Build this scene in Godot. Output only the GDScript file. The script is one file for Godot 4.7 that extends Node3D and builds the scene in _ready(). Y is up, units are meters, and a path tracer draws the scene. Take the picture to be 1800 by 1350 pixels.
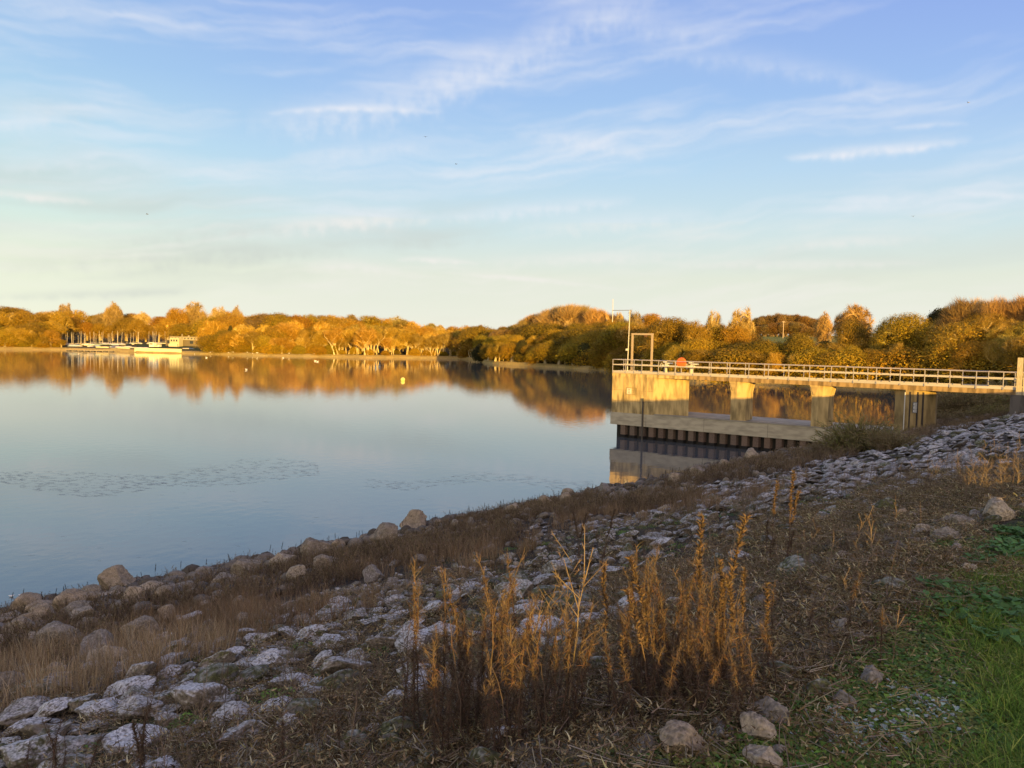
extends Node3D
# A reservoir at low winter sun, seen from the crest of its stone-faced dam. y is up, metres; the water lies at y = 0.

const EYE := 7.5          # height of the camera above the water
const FOCAL := 1324.762   # focal length for a picture 1800 wide and 1350 high
const CREST := 5.85
const FALL := 0.266       # slope of the upstream face
var cam_basis: Basis
var rng := RandomNumberGenerator.new()
var taken := {}
var noise := FastNoiseLite.new()
var fine := FastNoiseLite.new()
var mats := {}
var shore_az := PackedFloat32Array()
var shore_r := PackedFloat32Array()

# ---------------------------------------------------------------- helpers
class MB:                                # collects triangles
	var v := PackedVector3Array()
	var c := PackedColorArray()
	func tri(a: Vector3, b: Vector3, d: Vector3, col: Color) -> void:
		v.append(a); v.append(b); v.append(d)
		c.append(col); c.append(col); c.append(col)
	func quad(a: Vector3, b: Vector3, d: Vector3, e: Vector3, col: Color) -> void:
		tri(a, b, d, col); tri(a, d, e, col)
	func box(o: Vector3, sx: Vector3, sy: Vector3, sz: Vector3, col: Color) -> void:   # o = centre, half axes
		var p := []
		for i in 8:
			p.append(o + sx * (1 if i & 1 else -1) + sy * (1 if i & 2 else -1) + sz * (1 if i & 4 else -1))
		quad(p[0], p[2], p[3], p[1], col); quad(p[5], p[7], p[6], p[4], col)
		quad(p[4], p[6], p[2], p[0], col); quad(p[1], p[3], p[7], p[5], col)
		quad(p[2], p[6], p[7], p[3], col); quad(p[4], p[0], p[1], p[5], col)
	func bar(a: Vector3, b: Vector3, r0: float, r1: float, sides: int, col: Color, cap := false) -> void:
		var d := (b - a).normalized()
		var x := d.cross(Vector3.UP if absf(d.y) < 0.9 else Vector3.RIGHT).normalized()
		var y := d.cross(x)
		for i in sides:
			var t0 := TAU * i / sides
			var t1 := TAU * (i + 1) / sides
			var e0 := x * cos(t0) + y * sin(t0)
			var e1 := x * cos(t1) + y * sin(t1)
			quad(a + e0 * r0, a + e1 * r0, b + e1 * r1, b + e0 * r1, col)
			if cap:
				tri(b, b + e0 * r1, b + e1 * r1, col); tri(a, a + e1 * r0, a + e0 * r0, col)
	func prism(poly: PackedVector2Array, y0: float, y1: float, col: Color) -> void:     # plan polygon (x, z) between two heights
		var n := poly.size()
		for i in n:
			var p := poly[i]
			var q := poly[(i + 1) % n]
			quad(Vector3(p.x, y0, p.y), Vector3(p.x, y1, p.y), Vector3(q.x, y1, q.y), Vector3(q.x, y0, q.y), col)
		var t := Geometry2D.triangulate_polygon(poly)
		for i in range(0, t.size(), 3):
			var a := poly[t[i]]; var b := poly[t[i + 1]]; var d := poly[t[i + 2]]
			tri(Vector3(a.x, y1, a.y), Vector3(b.x, y1, b.y), Vector3(d.x, y1, d.y), col)
			tri(Vector3(a.x, y0, a.y), Vector3(d.x, y0, d.y), Vector3(b.x, y0, b.y), col)
	func mesh() -> ArrayMesh:
		var arr := []
		arr.resize(Mesh.ARRAY_MAX)
		arr[Mesh.ARRAY_VERTEX] = v
		arr[Mesh.ARRAY_COLOR] = c
		var m := ArrayMesh.new()
		if v.size():
			m.add_surface_from_arrays(Mesh.PRIMITIVE_TRIANGLES, arr)
		return m

func rf(a: float, b: float) -> float: return rng.randf_range(a, b)
func rv(s := 1.0) -> Vector3: return Vector3(rf(-s, s), rf(-s, s), rf(-s, s))
func lin(r: float, g: float, b: float) -> Color: return Color(r, g, b)
func vary(col: Color, k: float) -> Color:
	var f := 1.0 + rf(-k, k)
	return Color(col.r * f * (1.0 + rf(-k, k) * 0.3), col.g * f, col.b * f * (1.0 + rf(-k, k) * 0.3))

func numbered(called: String) -> String:
	var n: int = taken.get(called, 0)
	taken[called] = n + 1
	return called if n == 0 else "%s_%03d" % [called, n]

func tag(o: Node3D, label: String, category := "", group := "", kind := "") -> Node3D:
	if label: o.set_meta("label", label)
	if category: o.set_meta("category", category)
	if group: o.set_meta("group", group)
	if kind: o.set_meta("kind", kind)
	return o

func thing(called: String, label: String, category: String, at: Vector3, turn := 0.0, group := "") -> Node3D:
	var o := Node3D.new()
	o.name = numbered(called)
	o.position = at
	o.rotation.y = turn
	add_child(o)
	return tag(o, label, category, group)

func obj(called: String, m: Mesh, mat: Material, parent: Node = null, at := Vector3.ZERO) -> MeshInstance3D:
	var o := MeshInstance3D.new()
	o.mesh = m
	o.material_override = mat
	o.position = at
	if parent == null:
		o.name = numbered(called)
		add_child(o)
	else:
		o.name = called
		parent.add_child(o, true)
	return o

func copies(called: String, m: Mesh, mat: Material, where: Array, tints: Array, parent: Node = null) -> MultiMeshInstance3D:
	var mm := MultiMesh.new()
	mm.transform_format = MultiMesh.TRANSFORM_3D
	mm.use_colors = true
	mm.mesh = m
	mm.instance_count = where.size()
	for i in where.size():
		mm.set_instance_transform(i, where[i])
		mm.set_instance_color(i, tints[i])
	var o := MultiMeshInstance3D.new()
	o.multimesh = mm
	o.material_override = mat
	o.set_meta("kind", "stuff")
	if parent == null:
		o.name = numbered(called)
		add_child(o)
	else:
		o.name = called
		parent.add_child(o, true)
	return o

func ray(px: float, py: float) -> Vector3:
	return cam_basis * Vector3((px - 900.0) / FOCAL, -(py - 675.0) / FOCAL, -1.0)
func hit(px: float, py: float, level := 0.0) -> Vector3:
	var r := ray(px, py)
	return Vector3(0, EYE, 0) + r * ((level - EYE) / r.y)
func az_of(px: float) -> float:
	var r := ray(px, 600.0)
	return atan2(r.x, -r.z)
func level_at(px: float, py: float, dist: float) -> float:     # height of what is seen there at that distance
	var r := ray(px, py)
	return EYE + r.y * dist / Vector2(r.x, r.z).length()
func dam_s(x: float, z: float) -> float: return -(0.7205 * x + 0.6934 * z) - 1.3
func dam_a(x: float, z: float) -> float: return 0.6934 * x - 0.7205 * z
func dam_xz(a: float, s: float) -> Vector2: return Vector2(0.6934 * a - 0.7205 * (s + 1.3), -0.7205 * a - 0.6934 * (s + 1.3))
func dam_y(a: float, s: float) -> float:
	var y := CREST - FALL * maxf(s, 0.0) * smoothstep(-0.2, 0.9, s)
	y += lerpf(0.66, 0.30, smoothstep(6.6, 8.6, a)) * smoothstep(-1.8, -4.8, s)  # unseen rise behind the camera, its height shaped to shade the near bank
	if s < -9.0: y -= (-9.0 - s) * 0.33
	return y + 0.05 * noise.get_noise_2d(a * 12.0, s * 12.0) + 0.12 * noise.get_noise_2d(a * 3.0 + 50.0, s * 3.0)
func dam_point(a: float, s: float) -> Vector3:
	var p := dam_xz(a, s)
	return Vector3(p.x, dam_y(a, s), p.y)
func dam_hit(px: float, py: float) -> Vector3:
	var r := ray(px, py)
	var rn := 0.7205 * r.x + 0.6934 * r.z
	var t := (CREST + FALL * 1.3 - EYE) / (r.y - FALL * rn)
	var p := Vector3(0, EYE, 0) + r * t
	if dam_s(p.x, p.z) < 0.0: p = hit(px, py, CREST)
	p.y = dam_y(dam_a(p.x, p.z), dam_s(p.x, p.z))
	return p
const UP_SLOPE := Vector3(-0.1855, 0.966, -0.1785)   # normal of the stone face

func shore(az: float) -> float:
	var n := shore_az.size()
	if az <= shore_az[0]: return shore_r[0]
	for i in range(1, n):
		if az <= shore_az[i]:
			return lerpf(shore_r[i - 1], shore_r[i], (az - shore_az[i - 1]) / (shore_az[i] - shore_az[i - 1]))
	return shore_r[n - 1]
func profile(e: float) -> float:
	var ex := [-30.0, -4.0, 0.0, 2.0, 10.0, 25.0, 60.0, 150.0, 250.0, 400.0, 900.0, 2600.0]
	var hy := [-4.0, -0.8, 0.0, 1.0, 1.6, 2.6, 4.4, 8.5, 13.5, 17.0, 20.0, 22.0]
	if e <= ex[0]: return hy[0]
	for i in range(1, ex.size()):
		if e <= ex[i]: return lerpf(hy[i - 1], hy[i], (e - ex[i - 1]) / (ex[i] - ex[i - 1]))
	return hy[-1]
func land_y(x: float, z: float) -> float:
	var e := Vector2(x, z).length() - shore(atan2(x, -z))
	return profile(e) + 0.25 * noise.get_noise_2d(x * 1.5, z * 1.5) * smoothstep(-2.0, 12.0, e)
func on_land(px: float, e: float) -> Vector3:                 # a point e metres behind the far waterline
	var az := az_of(px)
	var r := shore(az) + e
	var p := Vector3(sin(az) * r, 0, -cos(az) * r)
	p.y = land_y(p.x, p.z)
	return p

func grain(seed_: int, freq: float, lo: float, hi: float, size := 512, octaves := 5) -> ImageTexture:
	var n := FastNoiseLite.new()
	n.seed = seed_; n.frequency = freq; n.fractal_octaves = octaves; n.noise_type = FastNoiseLite.TYPE_SIMPLEX_SMOOTH
	var im := n.get_seamless_image(size, size)
	im.convert(Image.FORMAT_L8)
	var d := im.get_data()
	for i in d.size():
		d[i] = int(255.0 * clampf(lerpf(lo, hi, d[i] / 255.0), 0.0, 1.0))
	return ImageTexture.create_from_image(Image.create_from_data(size, size, false, Image.FORMAT_L8, d))

func mat(called: String, col: Color, rough := 0.9, tex: Texture2D = null, scale_ := Vector3.ONE, bump := 0.0, world_ := true, vc := true) -> StandardMaterial3D:
	var m := StandardMaterial3D.new()
	m.resource_name = called
	m.albedo_color = col.linear_to_srgb()
	m.roughness = rough
	m.metallic_specular = 0.3
	m.vertex_color_use_as_albedo = vc
	m.cull_mode = BaseMaterial3D.CULL_DISABLED
	if tex:
		m.albedo_texture = tex
		m.uv1_triplanar = true
		m.uv1_world_triplanar = world_
		m.uv1_scale = scale_
		if bump != 0.0:
			m.heightmap_enabled = true
			m.heightmap_texture = tex
			m.heightmap_scale = bump
	mats[called] = m
	return m

const ORD := ["first", "second", "third", "fourth", "fifth", "sixth", "seventh", "eighth", "ninth", "tenth", "eleventh", "twelfth", "thirteenth", "fourteenth", "fifteenth", "sixteenth", "seventeenth", "eighteenth", "nineteenth", "twentieth"]
func nth(i: int) -> String:
	if i < 20: return ORD[i]
	var tens: String = ["twenty", "thirty", "forty", "fifty", "sixty", "seventy", "eighty", "ninety"][mini((i + 1) / 10 - 2, 7)]
	return tens + ("-" + ORD[(i + 1) % 10 - 1] if (i + 1) % 10 else "th")

# ---------------------------------------------------------------- camera, sky, sun
func light_and_lens() -> void:
	cam_basis = Basis(Vector3.RIGHT, deg_to_rad(-3.12)) * Basis(Vector3.BACK, deg_to_rad(1.2))
	var cam := Camera3D.new()
	cam.name = "camera"
	cam.fov = 54.0
	cam.near = 0.1
	cam.far = 6000.0
	cam.transform = Transform3D(cam_basis, Vector3(0, EYE, 0))
	cam.current = true
	add_child(cam)
	var e := Environment.new()
	e.background_mode = Environment.BG_SKY
	e.tonemap_mode = Environment.TONE_MAPPER_LINEAR
	e.tonemap_exposure = EXPOSURE
	e.sdfgi_enabled = true; e.ssao_enabled = true; e.ssil_enabled = true
	var sm := PanoramaSkyMaterial.new()
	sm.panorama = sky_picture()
	e.sky = Sky.new()
	e.sky.sky_material = sm
	var w := WorldEnvironment.new()
	w.name = "world"
	w.environment = e
	add_child(w)
	var sun := DirectionalLight3D.new()
	sun.name = "sun"
	sun.light_color = Color(1.0, 0.62, 0.13).linear_to_srgb()
	sun.light_energy = 1.6
	sun.light_angular_distance = 0.5
	sun.shadow_enabled = true
	var towards := Vector3(-0.35, -0.075, -0.937).normalized()
	sun.basis = Basis.looking_at(towards, Vector3.UP)
	add_child(sun)

const EXPOSURE := 2.1
func sky_base(az: float, el: float) -> Color:            # clear air: linear, as the picture shows it
	var es := [0.0, 2.0, 5.0, 8.5, 13.0, 17.5, 22.0, 27.0, 45.0, 90.0]
	var cs := [Color8(242, 238, 219), Color8(236, 238, 223), Color8(228, 234, 219), Color8(208, 229, 233), Color8(185, 217, 242), Color8(163, 198, 240), Color8(152, 184, 236), Color8(143, 170, 231), Color8(118, 142, 214), Color8(92, 116, 190)]
	var c: Color = cs[-1]
	for i in range(1, es.size()):
		if el <= es[i]:
			var t: float = (el - es[i - 1]) / (es[i] - es[i - 1])
			c = (cs[i - 1] as Color).srgb_to_linear().lerp((cs[i] as Color).srgb_to_linear(), t)
			break
		if i == es.size() - 1: c = c.srgb_to_linear()
	var left := smoothstep(-8.0, -42.0, az) * smoothstep(180.0, 120.0, absf(az))
	var right := smoothstep(5.0, 45.0, az) * smoothstep(180.0, 120.0, absf(az))
	c = Color(c.r * (1.0 + 0.05 * left - 0.10 * right * smoothstep(5.0, 22.0, el)), c.g * (1.0 + 0.07 * left - 0.12 * right * smoothstep(5.0, 22.0, el)), c.b * (1.0 - 0.02 * left))
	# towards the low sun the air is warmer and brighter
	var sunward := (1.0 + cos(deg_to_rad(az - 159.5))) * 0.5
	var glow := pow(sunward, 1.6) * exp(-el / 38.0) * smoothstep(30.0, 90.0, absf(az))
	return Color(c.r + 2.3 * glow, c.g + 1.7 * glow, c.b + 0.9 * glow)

func sky_picture() -> ImageTexture:
	var W := 3072; var Hh := 1536
	var small := Image.create(384, 192, false, Image.FORMAT_RGBF)
	var cn := FastNoiseLite.new()
	cn.seed = 11; cn.frequency = 0.02; cn.fractal_octaves = 5; cn.fractal_gain = 0.55
	for y in 192:
		var el := 90.0 - (y + 0.5) / 192.0 * 180.0
		for x in 384:
			var az := (x + 0.5) / 384.0 * 360.0 - 180.0
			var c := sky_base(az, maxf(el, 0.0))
			var cl := clampf(cn.get_noise_2d(az * 1.1, el * 7.0 - az * 0.7) * 1.6 + 0.05, 0.0, 0.5) * smoothstep(60.0, 20.0, absf(el))
			c = c.lerp(Color(0.86, 0.84, 0.86), cl * 0.5)
			small.set_pixel(x, y, Color(c.r / EXPOSURE, c.g / EXPOSURE, c.b / EXPOSURE))
	small.resize(W, Hh, Image.INTERPOLATE_CUBIC)
	# the part in view, finer: wisps of cirrus and a few trails
	var x0 := int((180.0 - 46.0) / 360.0 * W); var x1 := int((180.0 + 46.0) / 360.0 * W)
	var y0 := int((90.0 - 38.0) / 180.0 * Hh); var y1 := int((90.0 + 0.4) / 180.0 * Hh)
	var ww := x1 - x0; var hh := y1 - y0
	var cover := PackedFloat32Array(); cover.resize(ww * hh)
	var grey := PackedFloat32Array(); grey.resize(ww * hh)
	var wn := FastNoiseLite.new()
	wn.seed = 5; wn.frequency = 0.05; wn.fractal_octaves = 5; wn.fractal_gain = 0.6
	for y in hh:
		var el := 90.0 - (y0 + y + 0.5) / Hh * 180.0
		for x in ww:
			var az := (x0 + x + 0.5) / W * 360.0 - 180.0
			var bend := wn.get_noise_2d(az * 0.8, el * 1.5 + 400.0) * 4.0
			var v := el - az * 0.11 + bend * 0.35
			var wide := cn.get_noise_2d(az * 1.3 + 300.0, v * 9.0)
			var thread := wn.get_noise_2d(az * 1.5 + v * 2.0, v * 22.0)
			var amount := clampf(wide * 1.7 + 0.16, 0.0, 1.0) * (0.6 + 0.7 * thread) + 0.2 * thread * smoothstep(-0.3, 0.3, wide)
			cover[y * ww + x] = clampf(amount * 0.52, 0.0, 1.0) * smoothstep(0.0, 4.0, el)
			grey[y * ww + x] = clampf(cn.get_noise_2d(az * 0.9 - 90.0, v * 7.0 + 700.0) * 2.0 - 0.1, 0.0, 1.0) * smoothstep(17.0, 6.0, el) * smoothstep(0.5, 3.0, el) * (0.5 + 0.5 * smoothstep(15.0, -25.0, az))
	# trails and streaks: from, to (picture points), width in degrees, strength, sag, greyness
	var streaks := [
		[465, 200, 780, 199, 0.26, 0.62, -9.0, 0.0], [1375, 278, 1712, 246, 0.42, 0.8, 2.0, 0.0], [1560, 225, 1705, 216, 0.2, 0.4, 0.0, 0.0], [-60, 331, 168, 356, 0.28, 0.55, 2.0, 0.0],
		[695, 456, 845, 464, 0.24, 0.6, -2.0, 0.0], [815, 483, 985, 494, 0.2, 0.5, 0.0, 0.0], [470, 404, 770, 384, 0.8, 0.55, -4.0, 0.0], [740, 386, 1120, 350, 0.6, 0.4, 0.0, 0.0],
		[430, 215, 900, 120, 1.6, 0.36, 14.0, 0.0], [720, 140, 1010, 70, 1.5, 0.38, 6.0, 0.0], [900, 70, 1180, -10, 1.5, 0.30, 0.0, 0.0], [1670, 338, 1840, 350, 0.25, 0.5, 0.0, 0.0],
		[530, 470, 710, 478, 0.5, 0.4, -4.0, 0.0], [900, 238, 1140, 276, 0.7, 0.4, -8.0, 0.0], [500, 275, 780, 250, 0.7, 0.22, 0.0, 0.0], [900, 405, 1260, 378, 0.9, 0.3, 0.0, 0.0],
		[1340, 436, 1650, 420, 0.5, 0.32, -4.0, 0.0], [1150, 466, 1650, 461, 0.35, 0.35, 0.0, 0.0], [820, 462, 1240, 446, 0.5, 0.3, 0.0, 0.0], [1450, 366, 1640, 346, 0.6, 0.32, -5.0, 0.0],
		[-40, 225, 120, 205, 0.7, 0.3, 0.0, 0.0], [-50, 300, 240, 292, 0.6, 0.22, -6.0, 0.0], [780, 480, 1110, 512, 0.2, 0.35, -4.0, 0.0], [1000, 20, 1300, 60, 1.2, 0.2, 0.0, 0.0], [1100, 90, 1620, 160, 0.8, 0.22, -12.0, 0.0],
		[-60, 470, 640, 440, 1.1, 0.5, -6.0, 1.0], [180, 428, 560, 398, 0.7, 0.5, -4.0, 1.0], [-40, 524, 330, 512, 0.35, 0.6, 0.0, 1.0], [-40, 190, 190, 214, 0.8, 0.22, -8.0, 1.0], [560, 430, 900, 418, 0.7, 0.32, 0.0, 1.0],
	]
	for st in streaks:
		var a := dir_deg(st[0], st[1]); var b := dir_deg(st[2], st[3])
		var wdt: float = st[4]
		var sag: float = -st[6] * 0.045
		var lo := Vector2(minf(a.x, b.x) - 1.0, minf(a.y, b.y) - wdt * 3.0 - absf(sag)); var hi := Vector2(maxf(a.x, b.x) + 1.0, maxf(a.y, b.y) + wdt * 3.0 + absf(sag))
		for y in range(maxi(0, int((90.0 - hi.y) / 180.0 * Hh) - y0), mini(hh, int((90.0 - lo.y) / 180.0 * Hh) - y0 + 1)):
			var el := 90.0 - (y0 + y + 0.5) / Hh * 180.0
			for x in range(maxi(0, int((lo.x + 180.0) / 360.0 * W) - x0), mini(ww, int((hi.x + 180.0) / 360.0 * W) - x0 + 1)):
				var az := (x0 + x + 0.5) / W * 360.0 - 180.0
				var t := (az - a.x) / (b.x - a.x)
				if t < 0.0 or t > 1.0: continue
				var mid := lerpf(a.y, b.y, t) + sag * 4.0 * t * (1.0 - t)
				var rag := wn.get_noise_2d(az * 14.0 + st[0], el * 10.0)
				var taper := pow(sin(PI * clampf(t, 0.0, 1.0)), 0.6)
				var d := (el - mid + rag * wdt * 0.5) / (wdt * (0.35 + 0.65 * taper))
				var k: float = exp(-d * d * (1.0 if d > 0.0 else 1.8)) * taper * minf(st[5] * 1.35, 1.0) * (0.75 + 0.6 * rag + 0.3 * wn.get_noise_2d(az * 4.0, el * 40.0))
				if st[7] > 0.5: grey[y * ww + x] = clampf(grey[y * ww + x] + k, 0.0, 1.0)
				else: cover[y * ww + x] = clampf(cover[y * ww + x] + k * (1.0 - cover[y * ww + x]), 0.0, 1.0)
	for y in hh:
		var el := 90.0 - (y0 + y + 0.5) / Hh * 180.0
		var vedge := smoothstep(38.0, 32.0, el)
		for x in ww:
			var az := (x0 + x + 0.5) / W * 360.0 - 180.0
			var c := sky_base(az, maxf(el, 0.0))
			var edge := vedge * smoothstep(46.0, 40.0, absf(az))
			var white := Color(0.92, 0.88, 0.84) if el < 9.0 else Color(0.87, 0.88, 0.93)
			var full := c.lerp(Color(0.60, 0.64, 0.60), grey[y * ww + x] * 0.55).lerp(white, cover[y * ww + x] * 0.9)
			var o := small.get_pixel(x0 + x, y0 + y)
			small.set_pixel(x0 + x, y0 + y, o.lerp(Color(full.r / EXPOSURE, full.g / EXPOSURE, full.b / EXPOSURE), edge))
	# a panorama begins straight ahead (-z) at its left edge
	var turned := Image.create(W, Hh, false, Image.FORMAT_RGBF)
	turned.blit_rect(small, Rect2i(W / 2, 0, W / 2, Hh), Vector2i(0, 0))
	turned.blit_rect(small, Rect2i(0, 0, W / 2, Hh), Vector2i(W / 2, 0))
	return ImageTexture.create_from_image(turned)
func dir_deg(px: float, py: float) -> Vector2:
	var r := ray(px, py).normalized()
	return Vector2(rad_to_deg(atan2(r.x, -r.z)), rad_to_deg(asin(r.y)))

# ---------------------------------------------------------------- setting
func setting() -> void:
	for p in [[-260, 612], [0, 614.5], [110, 615.2], [200, 617.5], [240, 619.5], [320, 621.5], [360, 622.5], [450, 625.3], [500, 626.4], [600, 628], [650, 629.5], [700, 629.2], [800, 631], [826, 632.5], [846, 637], [870, 640.5], [900, 642], [960, 645.5], [1000, 648], [1050, 651], [1080, 653.5], [1140, 662], [1210, 671], [1300, 674.5], [1400, 679], [1460, 683], [1570, 687], [1680, 693], [1800, 702], [2000, 716]]:
		var h := hit(p[0], p[1])
		shore_az.append(atan2(h.x, -h.z)); shore_r.append(Vector2(h.x, h.z).length())
	var soil := mat("soil", Color.WHITE, 0.95, grain(3, 0.02, 0.35, 1.25), Vector3(0.6, 0.6, 0.6), 6.0)
	# far land: one sheet in rings round the reservoir, out to the horizon
	var es := [-30.0, -6.0, -1.0, 0.0, 1.0, 2.5, 5.0, 9.0, 16.0, 25.0, 40.0, 60.0, 90.0, 130.0, 180.0, 230.0, 262.0, 300.0, 400.0, 600.0, 900.0, 1500.0, 3600.0]
	var mb := MB.new()
	var az0 := deg_to_rad(-75.0); var steps := 270; var da := deg_to_rad(0.5)
	var rows := []
	for i in steps + 1:
		var az := az0 + da * i
		var row := PackedVector3Array()
		for e in es:
			var r: float = shore(az) + e + (1.3 * noise.get_noise_2d(rad_to_deg(az) * 22.0, 5.0) if absf(e) < 6.0 else 0.0)
			var p := Vector3(sin(az) * r, 0, -cos(az) * r)
			p.y = profile(e) + (0.25 * noise.get_noise_2d(p.x * 1.5, p.z * 1.5) if e > 2.0 else 0.0)
			row.append(p)
		rows.append(row)
	for i in steps:
		var azd := rad_to_deg(az0 + da * i)
		for j in es.size() - 1:
			var e: float = es[j]
			var col := vary(lin(0.58, 0.41, 0.14), 0.12) if e < 5.0 else vary(lin(0.12, 0.10, 0.045), 0.25)
			if e >= 180.0: col = vary(lin(0.27, 0.26, 0.045), 0.12)
			if e > 100.0 and azd < -10.0: col = vary(lin(0.24, 0.20, 0.06), 0.1)
			if e >= 9.0 and e < 40.0 and azd > -27.0 and azd < -22.0: col = vary(lin(0.07, 0.09, 0.03), 0.1)
			mb.quad(rows[i][j], rows[i][j + 1], rows[i + 1][j + 1], rows[i + 1][j], col)
	tag(obj("far_shore_ground", mb.mesh(), soil), "low wooded shore and fields rising behind the far water", "", "", "structure")
	# a sheet below everything, behind the dam as well, out to the horizon
	var gm := MB.new()
	gm.quad(Vector3(-5000, -5, -5000), Vector3(-5000, -5, 5000), Vector3(5000, -5, 5000), Vector3(5000, -5, -5000), lin(0.09, 0.10, 0.04))
	tag(obj("ground", gm.mesh(), soil), "ground under and behind the dam", "", "", "structure")
	# water
	var n := FastNoiseLite.new()
	n.seed = 21; n.frequency = 0.012; n.fractal_octaves = 4; n.fractal_gain = 0.5
	var im := n.get_seamless_image(512, 512)
	im.bump_map_to_normal_map(10.0)
	var wm := StandardMaterial3D.new()
	wm.resource_name = "water"
	wm.albedo_color = Color(0.085, 0.092, 0.090).linear_to_srgb()
	wm.roughness = 0.03
	wm.metallic_specular = 0.72
	wm.uv1_triplanar = true
	wm.uv1_world_triplanar = true
	wm.uv1_scale = Vector3(0.16, 0.16, 0.16)
	wm.normal_enabled = true
	wm.normal_texture = ImageTexture.create_from_image(im)
	wm.normal_scale = 0.022
	mats["water"] = wm
	var wq := MB.new()
	wq.quad(Vector3(-900, 0, 300), Vector3(-900, 0, -900), Vector3(900, 0, -900), Vector3(900, 0, 300), Color.WHITE)
	tag(obj("water", wq.mesh(), wm), "calm reservoir water reflecting the sky and the far trees", "", "", "structure")

var bank: Node3D
func dam() -> void:
	bank = Node3D.new()
	bank.name = "embankment"
	add_child(bank)
	tag(bank, "stone-faced dam bank sloping down to the water", "", "", "structure")
	var mb := MB.new()
	var av := PackedFloat32Array()
	var a := -160.0
	while a < 170.0:
		av.append(a)
		a += 0.16 if a > -4.0 and a < 14.0 else (0.35 if a > -12.0 and a < 45.0 else (1.2 if a > -30.0 and a < 80.0 else 8.0))
	var sv := PackedFloat32Array()
	var s := -40.0
	while s < 26.0:
		sv.append(s)
		s += 0.16 if s > -2.5 and s < 6.0 else (0.35 if s >= 6.0 else (1.0 if s > -10.0 else 6.0))
	var prev := PackedVector3Array()
	for i in av.size():
		var cur := PackedVector3Array()
		for j in sv.size(): cur.append(dam_point(av[i], sv[j]))
		if i:
			for j in sv.size() - 1:
				var ss := sv[j]
				var m := noise.get_noise_2d(av[i] * 8.0, ss * 8.0) + 0.5 * fine.get_noise_2d(av[i] * 20.0, ss * 20.0)
				var col := lin(0.095, 0.070, 0.042)
				if ss < 0.3 + m: col = lin(0.085, 0.085, 0.038)
				elif ss > 19.5 + m: col = lin(0.14, 0.11, 0.072)
				elif ss > 9.0: col = lin(0.085, 0.064, 0.042)
				if m > 0.18 and ss < 9.0: col = col.lerp(lin(0.075, 0.085, 0.02), 0.7)
				mb.quad(prev[j], prev[j + 1], cur[j + 1], cur[j], vary(col, 0.2))
		prev = cur
	var soil2 := mat("bank_soil", Color.WHITE, 0.97, grain(8, 0.03, 0.3, 1.3), Vector3(1.3, 1.3, 1.3), 5.0)
	tag(obj("bank_ground", mb.mesh(), soil2, bank), "", "", "", "structure")

# ---------------------------------------------------------------- stones
func ico(level: int) -> Array:
	var t := (1.0 + sqrt(5.0)) / 2.0
	var v := [Vector3(-1, t, 0), Vector3(1, t, 0), Vector3(-1, -t, 0), Vector3(1, -t, 0), Vector3(0, -1, t), Vector3(0, 1, t), Vector3(0, -1, -t), Vector3(0, 1, -t), Vector3(t, 0, -1), Vector3(t, 0, 1), Vector3(-t, 0, -1), Vector3(-t, 0, 1)]
	for i in 12: v[i] = v[i].normalized()
	var f := [0, 11, 5, 0, 5, 1, 0, 1, 7, 0, 7, 10, 0, 10, 11, 1, 5, 9, 5, 11, 4, 11, 10, 2, 10, 7, 6, 7, 1, 8, 3, 9, 4, 3, 4, 2, 3, 2, 6, 3, 6, 8, 3, 8, 9, 4, 9, 5, 2, 4, 11, 6, 2, 10, 8, 6, 7, 9, 8, 1]
	for l in level:
		var mids := {}
		var g := []
		for i in range(0, f.size(), 3):
			var m := []
			for k in 3:
				var p: int = f[i + k]; var q: int = f[i + (k + 1) % 3]
				var key := mini(p, q) * 100000 + maxi(p, q)
				if not mids.has(key):
					v.append(((v[p] + v[q]) as Vector3).normalized())
					mids[key] = v.size() - 1
				m.append(mids[key])
			g.append_array([f[i], m[0], m[2], f[i + 1], m[1], m[0], f[i + 2], m[2], m[1], m[0], m[1], m[2]])
		f = g
	return [v, f]
var spheres := {}
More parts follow.
